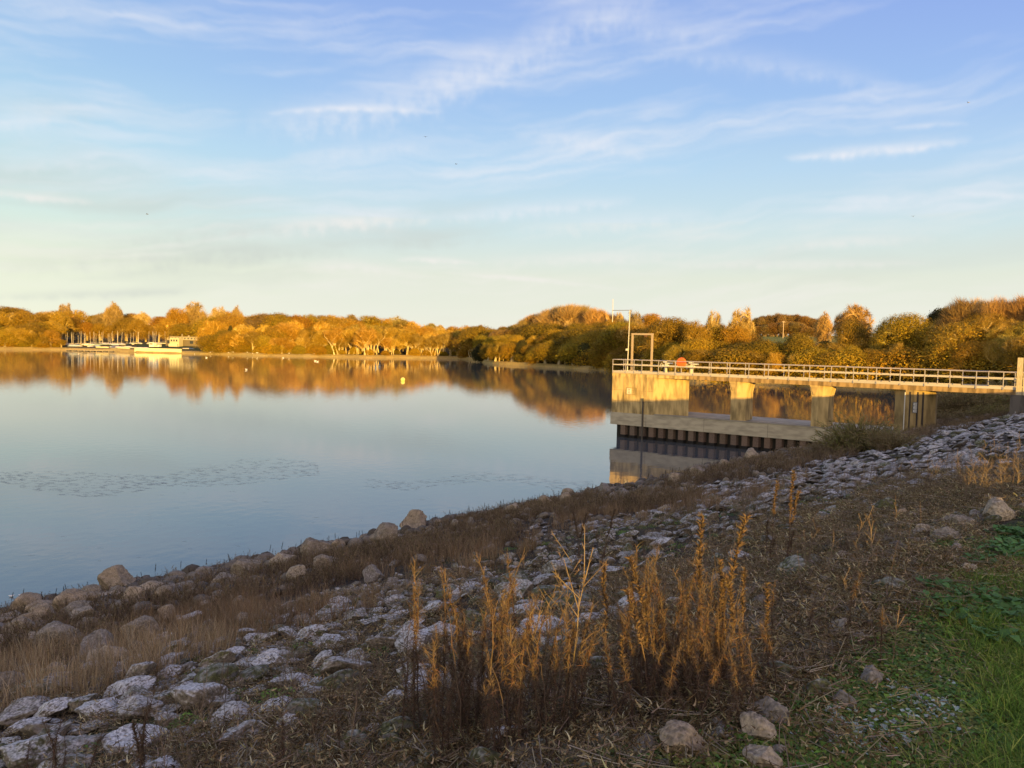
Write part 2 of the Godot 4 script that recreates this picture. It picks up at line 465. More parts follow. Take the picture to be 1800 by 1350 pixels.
func stone(seed_: int, level: int, base: Color, frost: float, moss: float, angular := 0.7, flat := 0.6) -> ArrayMesh:
	if not spheres.has(level): spheres[level] = ico(level)
	var src: Array = spheres[level]
	rng.seed = seed_
	var planes := []
	for i in 13:
		var n := rv().normalized()
		planes.append([n, rf(0.5, 0.95)])
	var nz := FastNoiseLite.new()
	nz.seed = seed_; nz.frequency = 0.9; nz.fractal_octaves = 4
	var pos := PackedVector3Array()
	for d: Vector3 in src[0]:
		var r := 1.0
		for p in planes:
			var k: float = d.dot(p[0])
			if k > 0.05: r = minf(r, p[1] / k)
		r = lerpf(0.85, r, angular) * (1.0 + 0.08 * nz.get_noise_3dv(d * 1.6) + 0.07 * nz.get_noise_3dv(d * 5.0) + 0.03 * nz.get_noise_3dv(d * 14.0))
		pos.append(d * r * Vector3(1, flat, 0.82))
	var nor := PackedVector3Array(); nor.resize(pos.size())
	var idx := PackedInt32Array()
	for i in range(0, src[1].size(), 3):
		var A: int = src[1][i]; var B: int = src[1][i + 1]; var C: int = src[1][i + 2]
		var fn := (pos[B] - pos[A]).cross(pos[C] - pos[A])
		nor[A] += fn; nor[B] += fn; nor[C] += fn
		idx.append_array([A, C, B])
	var cols := PackedColorArray()
	for i in pos.size():
		nor[i] = nor[i].normalized()
		var q := pos[i]
		var a := nz.get_noise_3dv(q * 2.5); var b := nz.get_noise_3dv(q * 9.0 + Vector3(7, 7, 7)); var e := nz.get_noise_3dv(q * 4.0 + Vector3(31, 3, 9))
		var col := base * (1.0 + 0.5 * a + 0.4 * b)
		col = col.lerp(lin(0.30, 0.24, 0.15), clampf(0.4 * e, 0.0, 0.4))
		var mo := smoothstep(0.0, 0.3, e + moss - 0.5 + 0.3 * nor[i].y) * clampf(moss * 1.6, 0.0, 0.9)
		col = col.lerp(lin(0.105, 0.105, 0.022) * (1.0 + 0.8 * b), mo * 0.9)
		var h := nz.get_noise_3dv(q * 24.0)
		var fr := smoothstep(0.25, 1.0, nor[i].y + 0.7 * a + 0.9 * b + 0.7 * h + frost - 0.6) * clampf(frost * 1.6, 0.0, 1.0)
		col = col.lerp(lin(0.78, 0.73, 0.65), clampf(fr * 0.85, 0.0, 1.0))
		cols.append(col)
	var arr := []
	arr.resize(Mesh.ARRAY_MAX)
	arr[Mesh.ARRAY_VERTEX] = pos; arr[Mesh.ARRAY_NORMAL] = nor; arr[Mesh.ARRAY_COLOR] = cols; arr[Mesh.ARRAY_INDEX] = idx
	var m := ArrayMesh.new()
	m.add_surface_from_arrays(Mesh.PRIMITIVE_TRIANGLES, arr)
	return m

func lay(p: Vector3, w: float, flat: float, sink: float, tilt := 0.25) -> Transform3D:
	var up := (UP_SLOPE + rv(tilt)).normalized()
	var x := up.cross(Vector3(rf(-1, 1), rf(-0.3, 0.3), rf(-1, 1)).normalized()).normalized()
	var b := Basis(x, up, x.cross(up))
	return Transform3D(b.scaled_local(Vector3(w * 0.5, w * 0.5 * flat, w * 0.5)), p + Vector3(0, w * 0.5 * (0.5 - sink), 0))

func stones() -> void:
	var rock := mat("rock", Color.WHITE, 0.92, grain(14, 0.03, 0.55, 1.2), Vector3(2.2, 2.2, 2.2), 1.2)
	var frosted := []; var bare := []; var mossy := []; var far_frosted := []; var far_bare := []
	for i in 8: frosted.append(stone(100 + i, 4, lin(0.24, 0.195, 0.14), 0.36 + 0.09 * (i % 4), 0.25 + 0.12 * (i % 3), 1.15, 0.5))
	for i in 8: bare.append(stone(200 + i, 4, [lin(0.38, 0.285, 0.18), lin(0.31, 0.245, 0.17), lin(0.28, 0.235, 0.18), lin(0.42, 0.33, 0.22)][i % 4], 0.0, 0.12, 1.25, 0.78))
	for i in 5: mossy.append(stone(300 + i, 3, lin(0.17, 0.15, 0.125), 0.25, 0.75, 0.8, 0.7))
	for i in 4: far_frosted.append(stone(400 + i, 2, lin(0.22, 0.185, 0.15), 0.5, 0.2, 1.0, 0.42))
	for i in 3: far_bare.append(stone(500 + i, 1, lin(0.26, 0.21, 0.15), 0.0, 0.0, 0.75, 0.7))
	rng.seed = 77
	# loose boulders that the eye picks out: picture point, width in picture points, kind, words
	var bl := [
		[45, 1084, 52, 0, "low tan boulder at the waterline by the left edge"], [122, 1086, 62, 0, "long tan boulder leaning on its neighbours at the waterline"], [208, 1046, 66, 0, "big rounded tan boulder standing highest at the left waterline"], [232, 1074, 56, 0, "broad tan boulder just below the highest waterline boulder"],
		[160, 1066, 50, 1, "grey-tan boulder behind the long tan boulder at the waterline"], [292, 1062, 46, 0, "tall split boulder with a pale left face near the waterline"], [296, 1088, 40, 0, "pale boulder in front of the tall split boulder"], [358, 1025, 42, 2, "dark grey pointed boulder at the waterline"],
		[392, 1036, 46, 1, "rounded brown boulder right of the dark pointed one"], [438, 1018, 58, 1, "flat-topped brown boulder beside dock stems at the waterline"], [498, 1000, 52, 3, "pale broken boulder with a sharp edge at the waterline"], [524, 1020, 38, 3, "small pale boulder below the sharp-edged one"],
		[556, 980, 62, 1, "large square brown boulder at the waterline"], [592, 966, 32, 0, "tan boulder behind the large square brown one"], [573, 1004, 48, 1, "sunken boulder below the large square one"], [105, 1138, 68, 2, "grey wedge boulder among scrub at lower left"],
		[176, 1148, 64, 2, "round grey boulder right of the wedge boulder"], [188, 1164, 72, 3, "pale flat boulder in front of the round grey one"], [240, 1124, 60, 1, "domed brown boulder shaded on its right side"], [28, 1134, 32, 2, "small grey boulder among scrub by the left edge"],
		[360, 1070, 28, 3, "small square pale boulder in the scrub"], [426, 1066, 36, 1, "brown boulder half hidden in low scrub"], [470, 1092, 46, 2, "angular grey boulder above the frosted stones"], [526, 1090, 30, 1, "small pointed boulder beside the white-topped stone"],
		[582, 1084, 52, 4, "stone with a white frosted top alone in the scrub"], [440, 1128, 52, 4, "low frosted stone above the dry grass"], [412, 1148, 46, 4, "frosted slab at the top edge of the dry grass"], [728, 936, 60, 0, "smooth long tan boulder at the middle of the waterline"],
		[678, 954, 58, 1, "brown boulder beside the smooth long one"], [770, 929, 22, 0, "small tan boulder right of the smooth long one"], [802, 931, 28, 1, "brown boulder between two tan ones at the waterline"], [830, 926, 26, 1, "flat brown boulder left of the upright tan one"],
		[901, 905, 34, 3, "upright pale tan boulder against the water"], [930, 909, 26, 1, "low brown boulder right of the upright tan one"], [958, 893, 34, 0, "square tan boulder at the waterline beside the perched pair"], [997, 888, 36, 0, "lower boulder of the perched pair at the waterline"],
		[998, 874, 28, 3, "upper boulder of the perched pair at the waterline"], [1096, 880, 30, 2, "round grey boulder below the tower's reflection"], [1064, 868, 34, 2, "mossy-looking boulder at the waterline left of the tower's reflection"], [1168, 899, 30, 3, "round boulder half white and half tan"],
		[1155, 912, 30, 4, "white frosted stone below the half-white boulder"], [702, 972, 20, 1, "small brown boulder on the scrub slope"], [735, 994, 30, 2, "pointed boulder standing in the scrub"], [656, 1020, 44, 2, "grey boulder pair's left stone in the scrub"],
		[690, 1034, 32, 2, "round stone at the lower edge of the scrub"], [718, 1034, 26, 2, "stone right of the round one at the scrub's lower edge"], [890, 989, 36, 4, "white-topped block at the head of the tall weeds"], [855, 998, 32, 4, "flat frosted stone left of the white-topped block"],
		[661, 1078, 32, 4, "frosted cobble alone left of the tall weeds"], [1320, 812, 34, 3, "pale boulder where the piles meet the bank"], [1270, 826, 30, 0, "tan boulder at the waterline near the piles"], [1228, 838, 34, 1, "brown boulder at the waterline below the piles"], [1185, 850, 30, 0, "tan boulder beside the bright strip of water"],
		[1589, 921, 30, 0, "upright tan block beside the dark slab near the crest"], [1556, 912, 56, 5, "large dark slab beside the upright tan block"], [1622, 946, 30, 3, "pale angular rock in the row along the crest"], [1648, 952, 32, 3, "wedge of pale rock in the row along the crest"],
		[1666, 934, 36, 1, "square brown rock in the row along the crest"], [1694, 942, 42, 1, "yellowish rock in the row along the crest"], [1718, 924, 30, 2, "grey rock behind the yellowish one near the crest"], [1752, 924, 56, 3, "pinkish flat rock at the grass edge"],
		[1662, 967, 46, 2, "rough low rock in front of the row along the crest"], [1677, 984, 30, 2, "rounded rock nearest the grass under the row"], [1183, 1304, 54, 2, "grey faceted rock at the bottom of the picture"], [1264, 1284, 40, 2, "upright grey rock by the dead stems at the bottom"],
		[702, 1296, 92, 5, "large mossy stone under the left edge of the tall rusty clump"], [622, 1322, 86, 5, "mossy stone cut by the bottom edge left of the tall clump"], [548, 1330, 60, 5, "dark mossy stone at the bottom among frosted ones"], [845, 1334, 64, 5, "mossy stone at the foot of the tall rusty clump"], [760, 1345, 70, 5, "half hidden mossy stone between two others at the bottom"], [690, 1236, 84, 4, "broad frosted stone with moss above the large mossy one"],
		[500, 1272, 66, 4, "frosted stone by the pair of mossy ones"], [930, 1318, 44, 2, "small grey stone in leaf litter at the bottom middle"], [1230, 1170, 40, 5, "mossy stone hidden in the right weed clump"], [1010, 1140, 70, 5, "mossy mound between the two tall clumps"], [1700, 1010, 30, 3, "flat pale stone at the moss edge"], [940, 1142, 50, 4, "frosted mossy stone behind the left weed clump"],
		[1327, 1294, 72, 3, "large pale rock at the bottom, left of its larger twin"], [1340, 1336, 74, 3, "large pale rock cut by the bottom edge"], [1370, 1320, 38, 2, "pale cobble between rock and leaves at the bottom"], [1353, 1264, 68, 2, "broad lichen-pale rock under the dead stems"],
		[1489, 1228, 50, 2, "pale knobbly rock beside the mossy one"], [1437, 1216, 62, 5, "mossy dark rock beside the pale knobbly one"], [1529, 1184, 50, 2, "flat pale stone set in leaf litter"], [1398, 1024, 80, 5, "long mossy rock under dead weeds in mid slope"], [1273, 1049, 42, 4, "frosted rock between the weed clumps"],
	]
	for b in bl:
		var p := dam_hit(b[0], b[1])
		var w: float = b[2] * (p - Vector3(0, EYE, 0)).length() / FOCAL * 0.98
		var m: ArrayMesh = frosted[rng.randi() % 8] if b[3] == 4 else (mossy[rng.randi() % 5] if b[3] == 5 else bare[(int(b[3]) + 4 * (rng.randi() % 2)) % 8])
		var o := obj("boulder", m, rock)
		o.transform = lay(p, w, 1.0, 0.0 if dam_s(p.x, p.z) > 8.0 else 0.2, 0.18)
		tag(o, b[4], "boulder", "loose boulders on the bank")
	# set stones of the facing: the nearest as pieces, the rest as one lot
	var near := []
	var rest := [[], [], [], [], [], [], []]; var tints := [[], [], [], [], [], [], []]
	var a := -6.0
	var count := 0
	while a < 75.0:
		var step := 0.26 if a < 16.0 else (0.36 if a < 34.0 else 0.55)
		var s := 0.3
		while s < 21.8:
			var aa := a + rf(-0.4, 0.4) * step; var ss := s + rf(-0.4, 0.4) * step
			s += step * rf(0.85, 1.2)
			var p := dam_point(aa, ss)
			var n := noise.get_noise_2d(aa * 5.0, ss * 5.0)
			var w := step * (0.45 + 1.6 * pow(rng.randf(), 1.7) if a < 7.0 else rf(0.45, 1.4))
			var kind := -1
			if ss < 2.2:
				if rng.randf() < 0.42 + n: kind = 2 if rng.randf() < 0.6 else (1 if rng.randf() < 0.6 else 0)
				w *= 0.75
			elif ss < 7.4 + 2.0 * n + smoothstep(8.0, 24.0, aa) * 3.5:
				if rng.randf() < 0.92 + n: kind = 0 if rng.randf() < 0.84 else 2
			elif ss < 11.0 + 2.0 * n:
				if rng.randf() < 0.22 + n: kind = 0 if rng.randf() < 0.45 else 1
			else:
				w *= 1.1
				if rng.randf() < 0.45 + 0.6 * n + 0.3 * smoothstep(16.5, 20.0, ss): kind = 1
				if ss > 13.0 + 6.0 * smoothstep(4.0, 14.0, aa) and rng.randf() < 0.5: w = rf(0.35, 0.8)
			if kind < 0: continue
			var t := lay(p, w, rf(0.55, 1.1), rf(0.12, 0.66) if w < 0.34 or ss < 12.0 else rf(0.0, 0.35), 0.34)
			var dist := p.distance_to(Vector3(0, EYE, 0))
			var az := absf(atan2(p.x, -p.z))
			if az > 0.72: continue
			near.append([w / dist, kind, t, dist])
		a += step
	near.sort_custom(func(x, y): return x[0] > y[0])
	for i in near.size():
		var q: Array = near[i]
		var set_: Array = [frosted, bare, mossy][q[1]]
		if i < 290:
			var o := obj("stone", set_[rng.randi() % set_.size()], rock, bank)
			o.transform = q[2]
		else:
			var k: int
			if q[3] < 14.0: k = 0 if q[1] == 0 else (1 if q[1] == 1 else 2)
			else: k = 3 if q[1] == 0 else (4 if q[1] == 1 else 5)
			rest[k].append(q[2]); tints[k].append(Color.WHITE * rf(0.45, 1.15))
	var rub := [[], [], []]; var rubt := [[], [], []]
	for i in 7500:
		var aa := rf(-3.0, 20.0) if i % 2 else rf(0.0, 7.0); var ss := rf(0.25, 9.0)
		if noise.get_noise_2d(aa * 8.0 + 210.0, ss * 8.0) < -0.12: continue
		var p := dam_point(aa, ss)
		if absf(atan2(p.x, -p.z)) > 0.72: continue
		var k := 0 if ss > 2.2 and rng.randf() < 0.55 else (1 if rng.randf() < 0.6 else 2)
		rub[k].append(lay(p, 0.05 + 0.16 * pow(rng.randf(), 2.0), rf(0.7, 1.2), rf(0.0, 0.4), 0.5)); rubt[k].append(Color.WHITE * rf(0.5, 1.15))
	copies("rubble", stone(601, 2, lin(0.24, 0.2, 0.15), 0.5, 0.2, 1.2, 0.6), rock, rub[0], rubt[0], bank)
	copies("rubble", stone(602, 2, lin(0.32, 0.26, 0.18), 0.0, 0.1, 1.2, 0.75), rock, rub[1], rubt[1], bank)
	copies("rubble", stone(603, 2, lin(0.20, 0.17, 0.13), 0.2, 0.5, 1.2, 0.7), rock, rub[2], rubt[2], bank)
	var use := [frosted[2], bare[1], mossy[0], far_frosted[0], far_bare[1], mossy[3]]
	var alt := [frosted[5], bare[2], mossy[2], far_frosted[2], far_bare[2], far_frosted[3]]
	for k in 6:
		var half: int = rest[k].size() / 2
		# split in two lots so that neighbours differ in shape
		var one := []; var two := []; var t1 := []; var t2 := []
		for i in rest[k].size():
			if i % 2: one.append(rest[k][i]); t1.append(tints[k][i])
			else: two.append(rest[k][i]); t2.append(tints[k][i])
		if half:
			copies("facing_stones", use[k], rock, one, t1, bank); copies("facing_stones", alt[k], rock, two, t2, bank)

# ---------------------------------------------------------------- plants of the bank
func ribbon(mb: MB, p: Vector3, d: Vector3, curl: Vector3, len_: float, w: float, n: int, col: Color) -> void:   # a strip that bends as it goes
	var side := d.cross(curl + Vector3(0.01, 0.02, 0.0)).normalized()
	var q := p
	var dir := d.normalized()
	for i in n:
		var nx := q + dir * len_ / n
		var w0 := w * (1.0 - float(i) / n); var w1 := w * (1.0 - float(i + 1) / n)
		if i == n - 1: mb.tri(q - side * w0, q + side * w0, nx, col)
		else: mb.quad(q - side * w0, q + side * w0, nx + side * w1, nx - side * w1, col)
		q = nx
		dir = (dir + curl / n).normalized()

func stalk(kind: int, seed_: int) -> ArrayMesh:              # one dead stem, about a metre tall
	rng.seed = seed_
	var mb := MB.new()
	var bend := Vector3(rf(-0.14, 0.14), 0, rf(-0.14, 0.14))
	var stem := lin(0.115, 0.078, 0.052); var leaf := lin(0.088, 0.052, 0.030); var fluff := lin(0.125, 0.086, 0.052)
	if kind == 2: stem = lin(0.20, 0.145, 0.09); leaf = lin(0.18, 0.125, 0.075)
	var pts := PackedVector3Array()
	for i in 9:
		var t := i / 8.0
		pts.append(Vector3(bend.x * t * t, t, bend.z * t * t) + rv(0.010))
	for i in 8: mb.bar(pts[i], pts[i + 1], 0.0055 * (1.0 - i * 0.09), 0.0055 * (1.0 - (i + 1) * 0.09), 3, vary(stem, 0.2))
	var at := func(t: float) -> Vector3:
		var k := clampi(int(t * 8.0), 0, 7)
		return pts[k].lerp(pts[k + 1], t * 8.0 - k)
	if kind == 0:                        # willowherb: hanging dead leaves, curled seed pods at the top
		for i in 150:
			var t := rf(0.10, 0.85)
			var d := Vector3(rf(-1, 1), rf(-1.2, 1.2), rf(-1, 1)).normalized()
			ribbon(mb, at.call(t), d, Vector3(rf(-1, 1), rf(-3.5, 0.5), rf(-1, 1)) * 1.3, rf(0.03, 0.09), rf(0.0018, 0.0045), 6, vary(leaf, 0.5))
		for i in 150:
			var t := rf(0.45, 1.0)
			var d := Vector3(rf(-1, 1), rf(0.3, 2.0), rf(-1, 1)).normalized()
			ribbon(mb, at.call(t), d, Vector3(rf(-1, 1), rf(-3, 2), rf(-1, 1)) * 3.0, rf(0.045, 0.11), 0.0015, 8, vary(fluff, 0.4))
	elif kind == 1:                      # stem with a close spike of seed at the top
		for i in 230:
			var t := rf(0.62, 1.0)
			var d := Vector3(rf(-1, 1), rf(0.1, 1.2), rf(-1, 1)).normalized()
			ribbon(mb, at.call(t), d, rv(1.5), rf(0.02, 0.05), 0.006, 3, vary(fluff.lerp(leaf, 0.4), 0.35))
		for i in 25:
			ribbon(mb, at.call(rf(0.05, 0.6)), Vector3(rf(-1, 1), rf(-0.3, 0.8), rf(-1, 1)).normalized(), Vector3(rf(-1, 1), -2, rf(-1, 1)), rf(0.04, 0.09), 0.006, 4, vary(leaf, 0.35))
	elif kind == 2:                      # branching bare stem
		for i in 16:
			var t := rf(0.3, 0.98)
			var p: Vector3 = at.call(t)
			var d := Vector3(rf(-0.8, 0.8), rf(0.5, 1.2), rf(-0.8, 0.8)).normalized()
			var L := rf(0.10, 0.28)
			mb.bar(p, p + d * L, 0.003, 0.0015, 3, vary(stem, 0.25))
			for k in 6: ribbon(mb, p + d * L * rf(0.4, 1.0), (d + rv(0.9)).normalized(), rv(1.2), rf(0.02, 0.06), 0.003, 3, vary(fluff.lerp(stem, 0.3), 0.3))
	else:                                # plain stick with a few rags of leaf
		for i in 10: ribbon(mb, at.call(rf(0.1, 1.0)), rv().normalized(), Vector3(0, -2, 0) + rv(), rf(0.04, 0.10), 0.004, 4, vary(leaf, 0.3))
	return mb.mesh()

func tuft(seed_: int, n: int, h: float, spread: float, w: float, cols: Array, droop: float, lean := 0.35) -> ArrayMesh:
	rng.seed = seed_
	var mb := MB.new()
	for i in n:
		var p := Vector3(rf(-spread, spread), -0.02, rf(-spread, spread))
		var d := Vector3(rf(-lean, lean), 1.0, rf(-lean, lean)).normalized()
		ribbon(mb, p, d, Vector3(rf(-1, 1), -rf(0.1, 1.0), rf(-1, 1)) * droop, h * rf(0.45, 1.1), w, 3, vary(cols[rng.randi() % cols.size()], 0.25))
	return mb.mesh()
func rosette(seed_: int, n: int, size: float, col: Color, spread := 0.5) -> ArrayMesh:   # low broad leaves
	rng.seed = seed_
	var mb := MB.new()
	for i in n:
		var an := rf(0, TAU)
		var d := Vector3(cos(an), rf(0.1, 0.9), sin(an)).normalized()
		var sd := d.cross(Vector3.UP).normalized()
		var p := Vector3(rf(-spread, spread), rf(0.0, 0.5), rf(-spread, spread)) * size
		var L := size * rf(0.3, 0.8)
		var wd := L * rf(0.25, 0.45)
		var mid := p + d * L * 0.55
		var tip := p + d * L + Vector3(0, -L * rf(0.1, 0.5), 0)
		var cc := vary(col, 0.3)
		mb.tri(p, mid - sd * wd, mid + Vector3(0, -wd * 0.2, 0), cc); mb.tri(p, mid + Vector3(0, -wd * 0.2, 0), mid + sd * wd, cc)
		mb.tri(tip, mid - sd * wd, mid + Vector3(0, -wd * 0.2, 0), cc); mb.tri(tip, mid + Vector3(0, -wd * 0.2, 0), mid + sd * wd, cc)
	return mb.mesh()
func bramble(seed_: int) -> ArrayMesh:                       # low wiry scrub, brown
	rng.seed = seed_
	var mb := MB.new()
	for i in 26:
		var p := Vector3(rf(-0.16, 0.16), 0, rf(-0.16, 0.16))
		var d := Vector3(rf(-0.6, 0.6), 1, rf(-0.6, 0.6)).normalized()
		var L := rf(0.14, 0.36)
		var q: Vector3 = p + d * L
		mb.bar(p, q, 0.004, 0.002, 3, vary(lin(0.18, 0.12, 0.08), 0.3))
		for k in 9:
			var u := p.lerp(q, rf(0.3, 1.0))
			ribbon(mb, u, (d + rv(0.9)).normalized(), rv(1.0), rf(0.02, 0.06), 0.005, 2, vary([lin(0.17, 0.122, 0.058), lin(0.11, 0.082, 0.042), lin(0.25, 0.19, 0.098)][rng.randi() % 3], 0.3))
	return mb.mesh()

func scatter(where: Array, tints: Array, p: Vector3, size: float, tint: Color, tall := 1.0) -> void:
	where.append(Transform3D(Basis(Vector3.UP, rf(0, TAU)).scaled_local(Vector3(size, size * tall, size)), p))
	tints.append(tint)
func in_view(p: Vector3) -> bool:
	return absf(atan2(p.x, -p.z)) < 0.72 and p.z < 1.0

func bank_plants() -> void:
	var straw := mat("dead_stem", Color.WHITE, 0.85)
	straw.backlight_enabled = true
	straw.backlight = Color(0.5, 0.5, 0.5)
	var green := mat("green_leaf", Color.WHITE, 0.7)
	green.backlight_enabled = true
	green.backlight = Color(0.5, 0.5, 0.5)
	# low brown scrub between the boulders
	var w := []; var t := []; var w2 := []; var t2 := []
	rng.seed = 900
	var a := -14.0
	while a < 75.0:
		var step := 0.30 if a < 26.0 else 0.55
		var s := 8.2
		while s < 21.6:
			var aa := a + rf(-0.5, 0.5) * step; var ss := s + rf(-0.5, 0.5) * step
			s += step
			var n := noise.get_noise_2d(aa * 6.0 + 9.0, ss * 6.0)
			if rng.randf() > 0.62 + 1.8 * n - 0.5 * smoothstep(15.5, 20.0, ss) - 0.6 * smoothstep(11.0, 8.5, ss): continue
			var p := dam_point(aa, ss)
			if not in_view(p): continue
			var tint := Color(1, 1, 1) * rf(0.6, 1.25)
			if rng.randf() < 0.5: scatter(w, t, p, rf(0.6, 1.3) * (1.0 if a < 26.0 else 1.3), tint)
			else: scatter(w2, t2, p, rf(0.6, 1.3) * (1.0 if a < 26.0 else 1.3), tint)
		a += step
	copies("brown_scrub", bramble(1), straw, w, t); copies("brown_scrub", bramble(2), straw, w2, t2)
	# upright dark dock stems against the water
	w = []; t = []
	for i in 260:
		var p := dam_point(rf(0.0, 1.0) * 45.0 - 1.0, rf(18.8, 21.9))
		if in_view(p): scatter(w, t, p, rf(0.25, 0.6), Color(0.45, 0.42, 0.42) * rf(0.6, 1.1))
	copies("dock_stems", stalk(1, 40), straw, w, t)
	# dry grass
	var drycols := [lin(0.36, 0.26, 0.14), lin(0.30, 0.20, 0.10), lin(0.42, 0.32, 0.19), lin(0.20, 0.13, 0.07)]
	w = []; t = []; w2 = []; t2 = []
	for i in 5200:
		var aa := rf(-4.0, 20.0) if i % 3 else rf(-3.0, 7.0); var ss := rf(1.0, 11.0)
		var n := noise.get_noise_2d(aa * 7.0 - 40.0, ss * 7.0)
		var want := 0.34 + 0.9 * n
		if ss > 6.0 and ss < 10.0 and aa < 5.5: want = 0.55 + 0.8 * n
		elif ss > 7.0 and ss < 9.8: want = 0.30 + n
		elif ss < 2.4: want = 0.40 + n
		if rng.randf() > want: continue
		var p := dam_point(aa, ss)
		if not in_view(p): continue
		var tint := Color(1.1, 1.08, 1.05) * rf(0.6, 1.15)
		if aa > 4.0 and ss > 6.0: tint = Color(0.88, 0.80, 0.76) * rf(0.55, 1.05)
		if ss > 6.0: scatter(w, t, p, rf(0.6, 1.15), tint)
		else: scatter(w2, t2, p, rf(0.22, 0.6), tint * 0.8)
	copies("dry_grass", tuft(50, 46, 0.42, 0.12, 0.0032, drycols, 0.9, 0.3), straw, w, t)
	copies("dry_grass", tuft(51, 34, 0.36, 0.16, 0.003, drycols, 1.2, 0.7), straw, w2, t2)
	# thin dead stems all over the upper bank
	w = []; t = []; w2 = []; t2 = []
	for i in 1700:
		var aa := rf(1.0, 18.0); var ss := rf(0.3, 7.5)
		if noise.get_noise_2d(aa * 9.0 + 400.0, ss * 9.0) < -0.06 or (ss < 1.3 and aa < 4.6): continue
		var p := dam_point(aa, ss)
		if not in_view(p): continue
		if i % 2: scatter(w, t, p, rf(0.16, 0.5), Color(1.1, 1.1, 1.15) * rf(0.6, 1.2))
		else: scatter(w2, t2, p, rf(0.16, 0.5), Color(1.1, 1.1, 1.15) * rf(0.6, 1.3))
	copies("thin_dead_stems", stalk(2, 45), straw, w, t); copies("thin_dead_stems", stalk(3, 46), straw, w2, t2)
	# litter: dead stems lying about, curled leaves
	rng.seed = 55
	var lm := MB.new()
	for i in 10:
		var p := Vector3(rf(-0.25, 0.25), rf(0.0, 0.05), rf(-0.25, 0.25))
		var d := Vector3(rf(-1, 1), rf(-0.12, 0.2), rf(-1, 1)).normalized()
		lm.bar(p, p + d * rf(0.04, 0.2), 0.0022, 0.0013, 3, vary(lin(0.34, 0.26, 0.17), 0.5))
	for i in 230:
		ribbon(lm, Vector3(rf(-0.25, 0.25), rf(0.0, 0.04), rf(-0.25, 0.25)), Vector3(rf(-1, 1), rf(-0.1, 0.9), rf(-1, 1)).normalized(), rv(2.2), rf(0.015, 0.06), rf(0.0015, 0.005), 4, vary([lin(0.27, 0.185, 0.082), lin(0.15, 0.10, 0.045), lin(0.43, 0.345, 0.18)][i % 3], 0.45))
	w = []; t = []
	for i in 2600:
		var aa := rf(0.5, 16.0) if i % 2 else rf(1.0, 7.0); var ss := rf(0.12, 3.2) + 0.3 * noise.get_noise_2d(aa * 9.0, 3.0)
		if i % 5 == 0: ss = rf(3.0, 8.0)
		if i % 25 == 0: ss = rf(-0.6, 0.2)
		var p := dam_point(aa, ss)
		if in_view(p): scatter(w, t, p + Vector3(0, 0.01, 0), rf(0.6, 1.3), Color.WHITE * rf(0.5, 1.1))
	copies("plant_litter", lm.mesh(), straw, w, t)
	# moss and small green leaves between the stones
	w = []; t = []
	for i in 9000:
		var aa := rf(0.0, 14.0) if i % 3 == 0 else rf(2.0, 7.5); var ss := rf(-0.9, 0.5) if i % 3 else rf(-1.2, 8.0)
		var n := noise.get_noise_2d(aa * 9.0 + 77.0, ss * 9.0)
		var want := (0.85 + 1.2 * n) if ss < 0.06 + 0.5 * n else (0.12 + 0.8 * n)
		if rng.randf() > want: continue
		var p := dam_point(aa, ss)
		if not in_view(p): continue
		var tint: Color = [Color(0.8, 1.0, 0.7), Color(1.0, 1.0, 0.7), Color(1.6, 1.1, 0.9), Color(1.1, 1.2, 0.6)][rng.randi() % 4] * rf(0.6, 1.35)
		if Vector2((aa - 3.65) / 0.75, (ss + 0.27) / 0.2).length() + 1.6 * fine.get_noise_2d(aa * 50.0, ss * 50.0) < 0.4 and rng.randf() < 0.35: tint = Color(3.6, 2.7, 9.0) * rf(0.8, 1.2)
		scatter(w, t, p, rf(0.5, 1.3), tint)
	copies("ground_cover", rosette(60, 80, 0.045, lin(0.11, 0.165, 0.04), 2.2), green, w, t)
	# broad-leaved plants and long grass on the crest
	w = []; t = []
	for i in 700:
		var aa := rf(2.6, 12.0); var ss := rf(-0.8, 0.15)
		if noise.get_noise_2d(aa * 14.0, ss * 14.0 + 30.0) < 0.02: continue
		var p := dam_point(aa, ss)
		if in_view(p): scatter(w, t, p, rf(0.8, 1.5), Color(1, 1, 1) * rf(0.7, 1.3))
	copies("broad_leaves", rosette(61, 40, 0.10, lin(0.08, 0.16, 0.04), 1.0), green, w, t)
	w = []; t = []; w2 = []; t2 = []
	for i in 5200:
		var aa := rf(1.0, 5.5) if i % 2 else rf(3.0, 14.0)
		var edge := -0.50 + 0.3 * noise.get_noise_2d(aa * 14.0, 8.0)
		var ss := rf(-1.5, 0.1)
		if ss > edge + rf(-0.12, 0.12) + 0.42 * smoothstep(3.6, 6.5, aa): continue
		var p := dam_point(aa, ss)
		if not in_view(p): continue
		var tint := Color(1.0, 1.0, 0.9) * rf(0.6, 1.25)
		if i % 2: scatter(w, t, p, rf(0.6, 1.1), tint)
		else: scatter(w2, t2, p, rf(0.6, 1.1), tint)
	var gcols := [lin(0.13, 0.22, 0.032), lin(0.17, 0.27, 0.04), lin(0.30, 0.34, 0.07), lin(0.09, 0.16, 0.027)]
	copies("green_grass", tuft(70, 60, 0.18, 0.10, 0.0030, gcols, 1.6, 0.6), green, w, t)
	copies("green_grass", tuft(71, 40, 0.16, 0.12, 0.0030, gcols, 1.3, 0.9), green, w2, t2)
	# the dead weeds that stand up into the sun
	var st := []
	for k in 4:
		var v := []
		for i in (5 if k == 0 else 3): v.append(stalk(k, 500 + k * 10 + i))
		st.append(v)
	rng.seed = 321
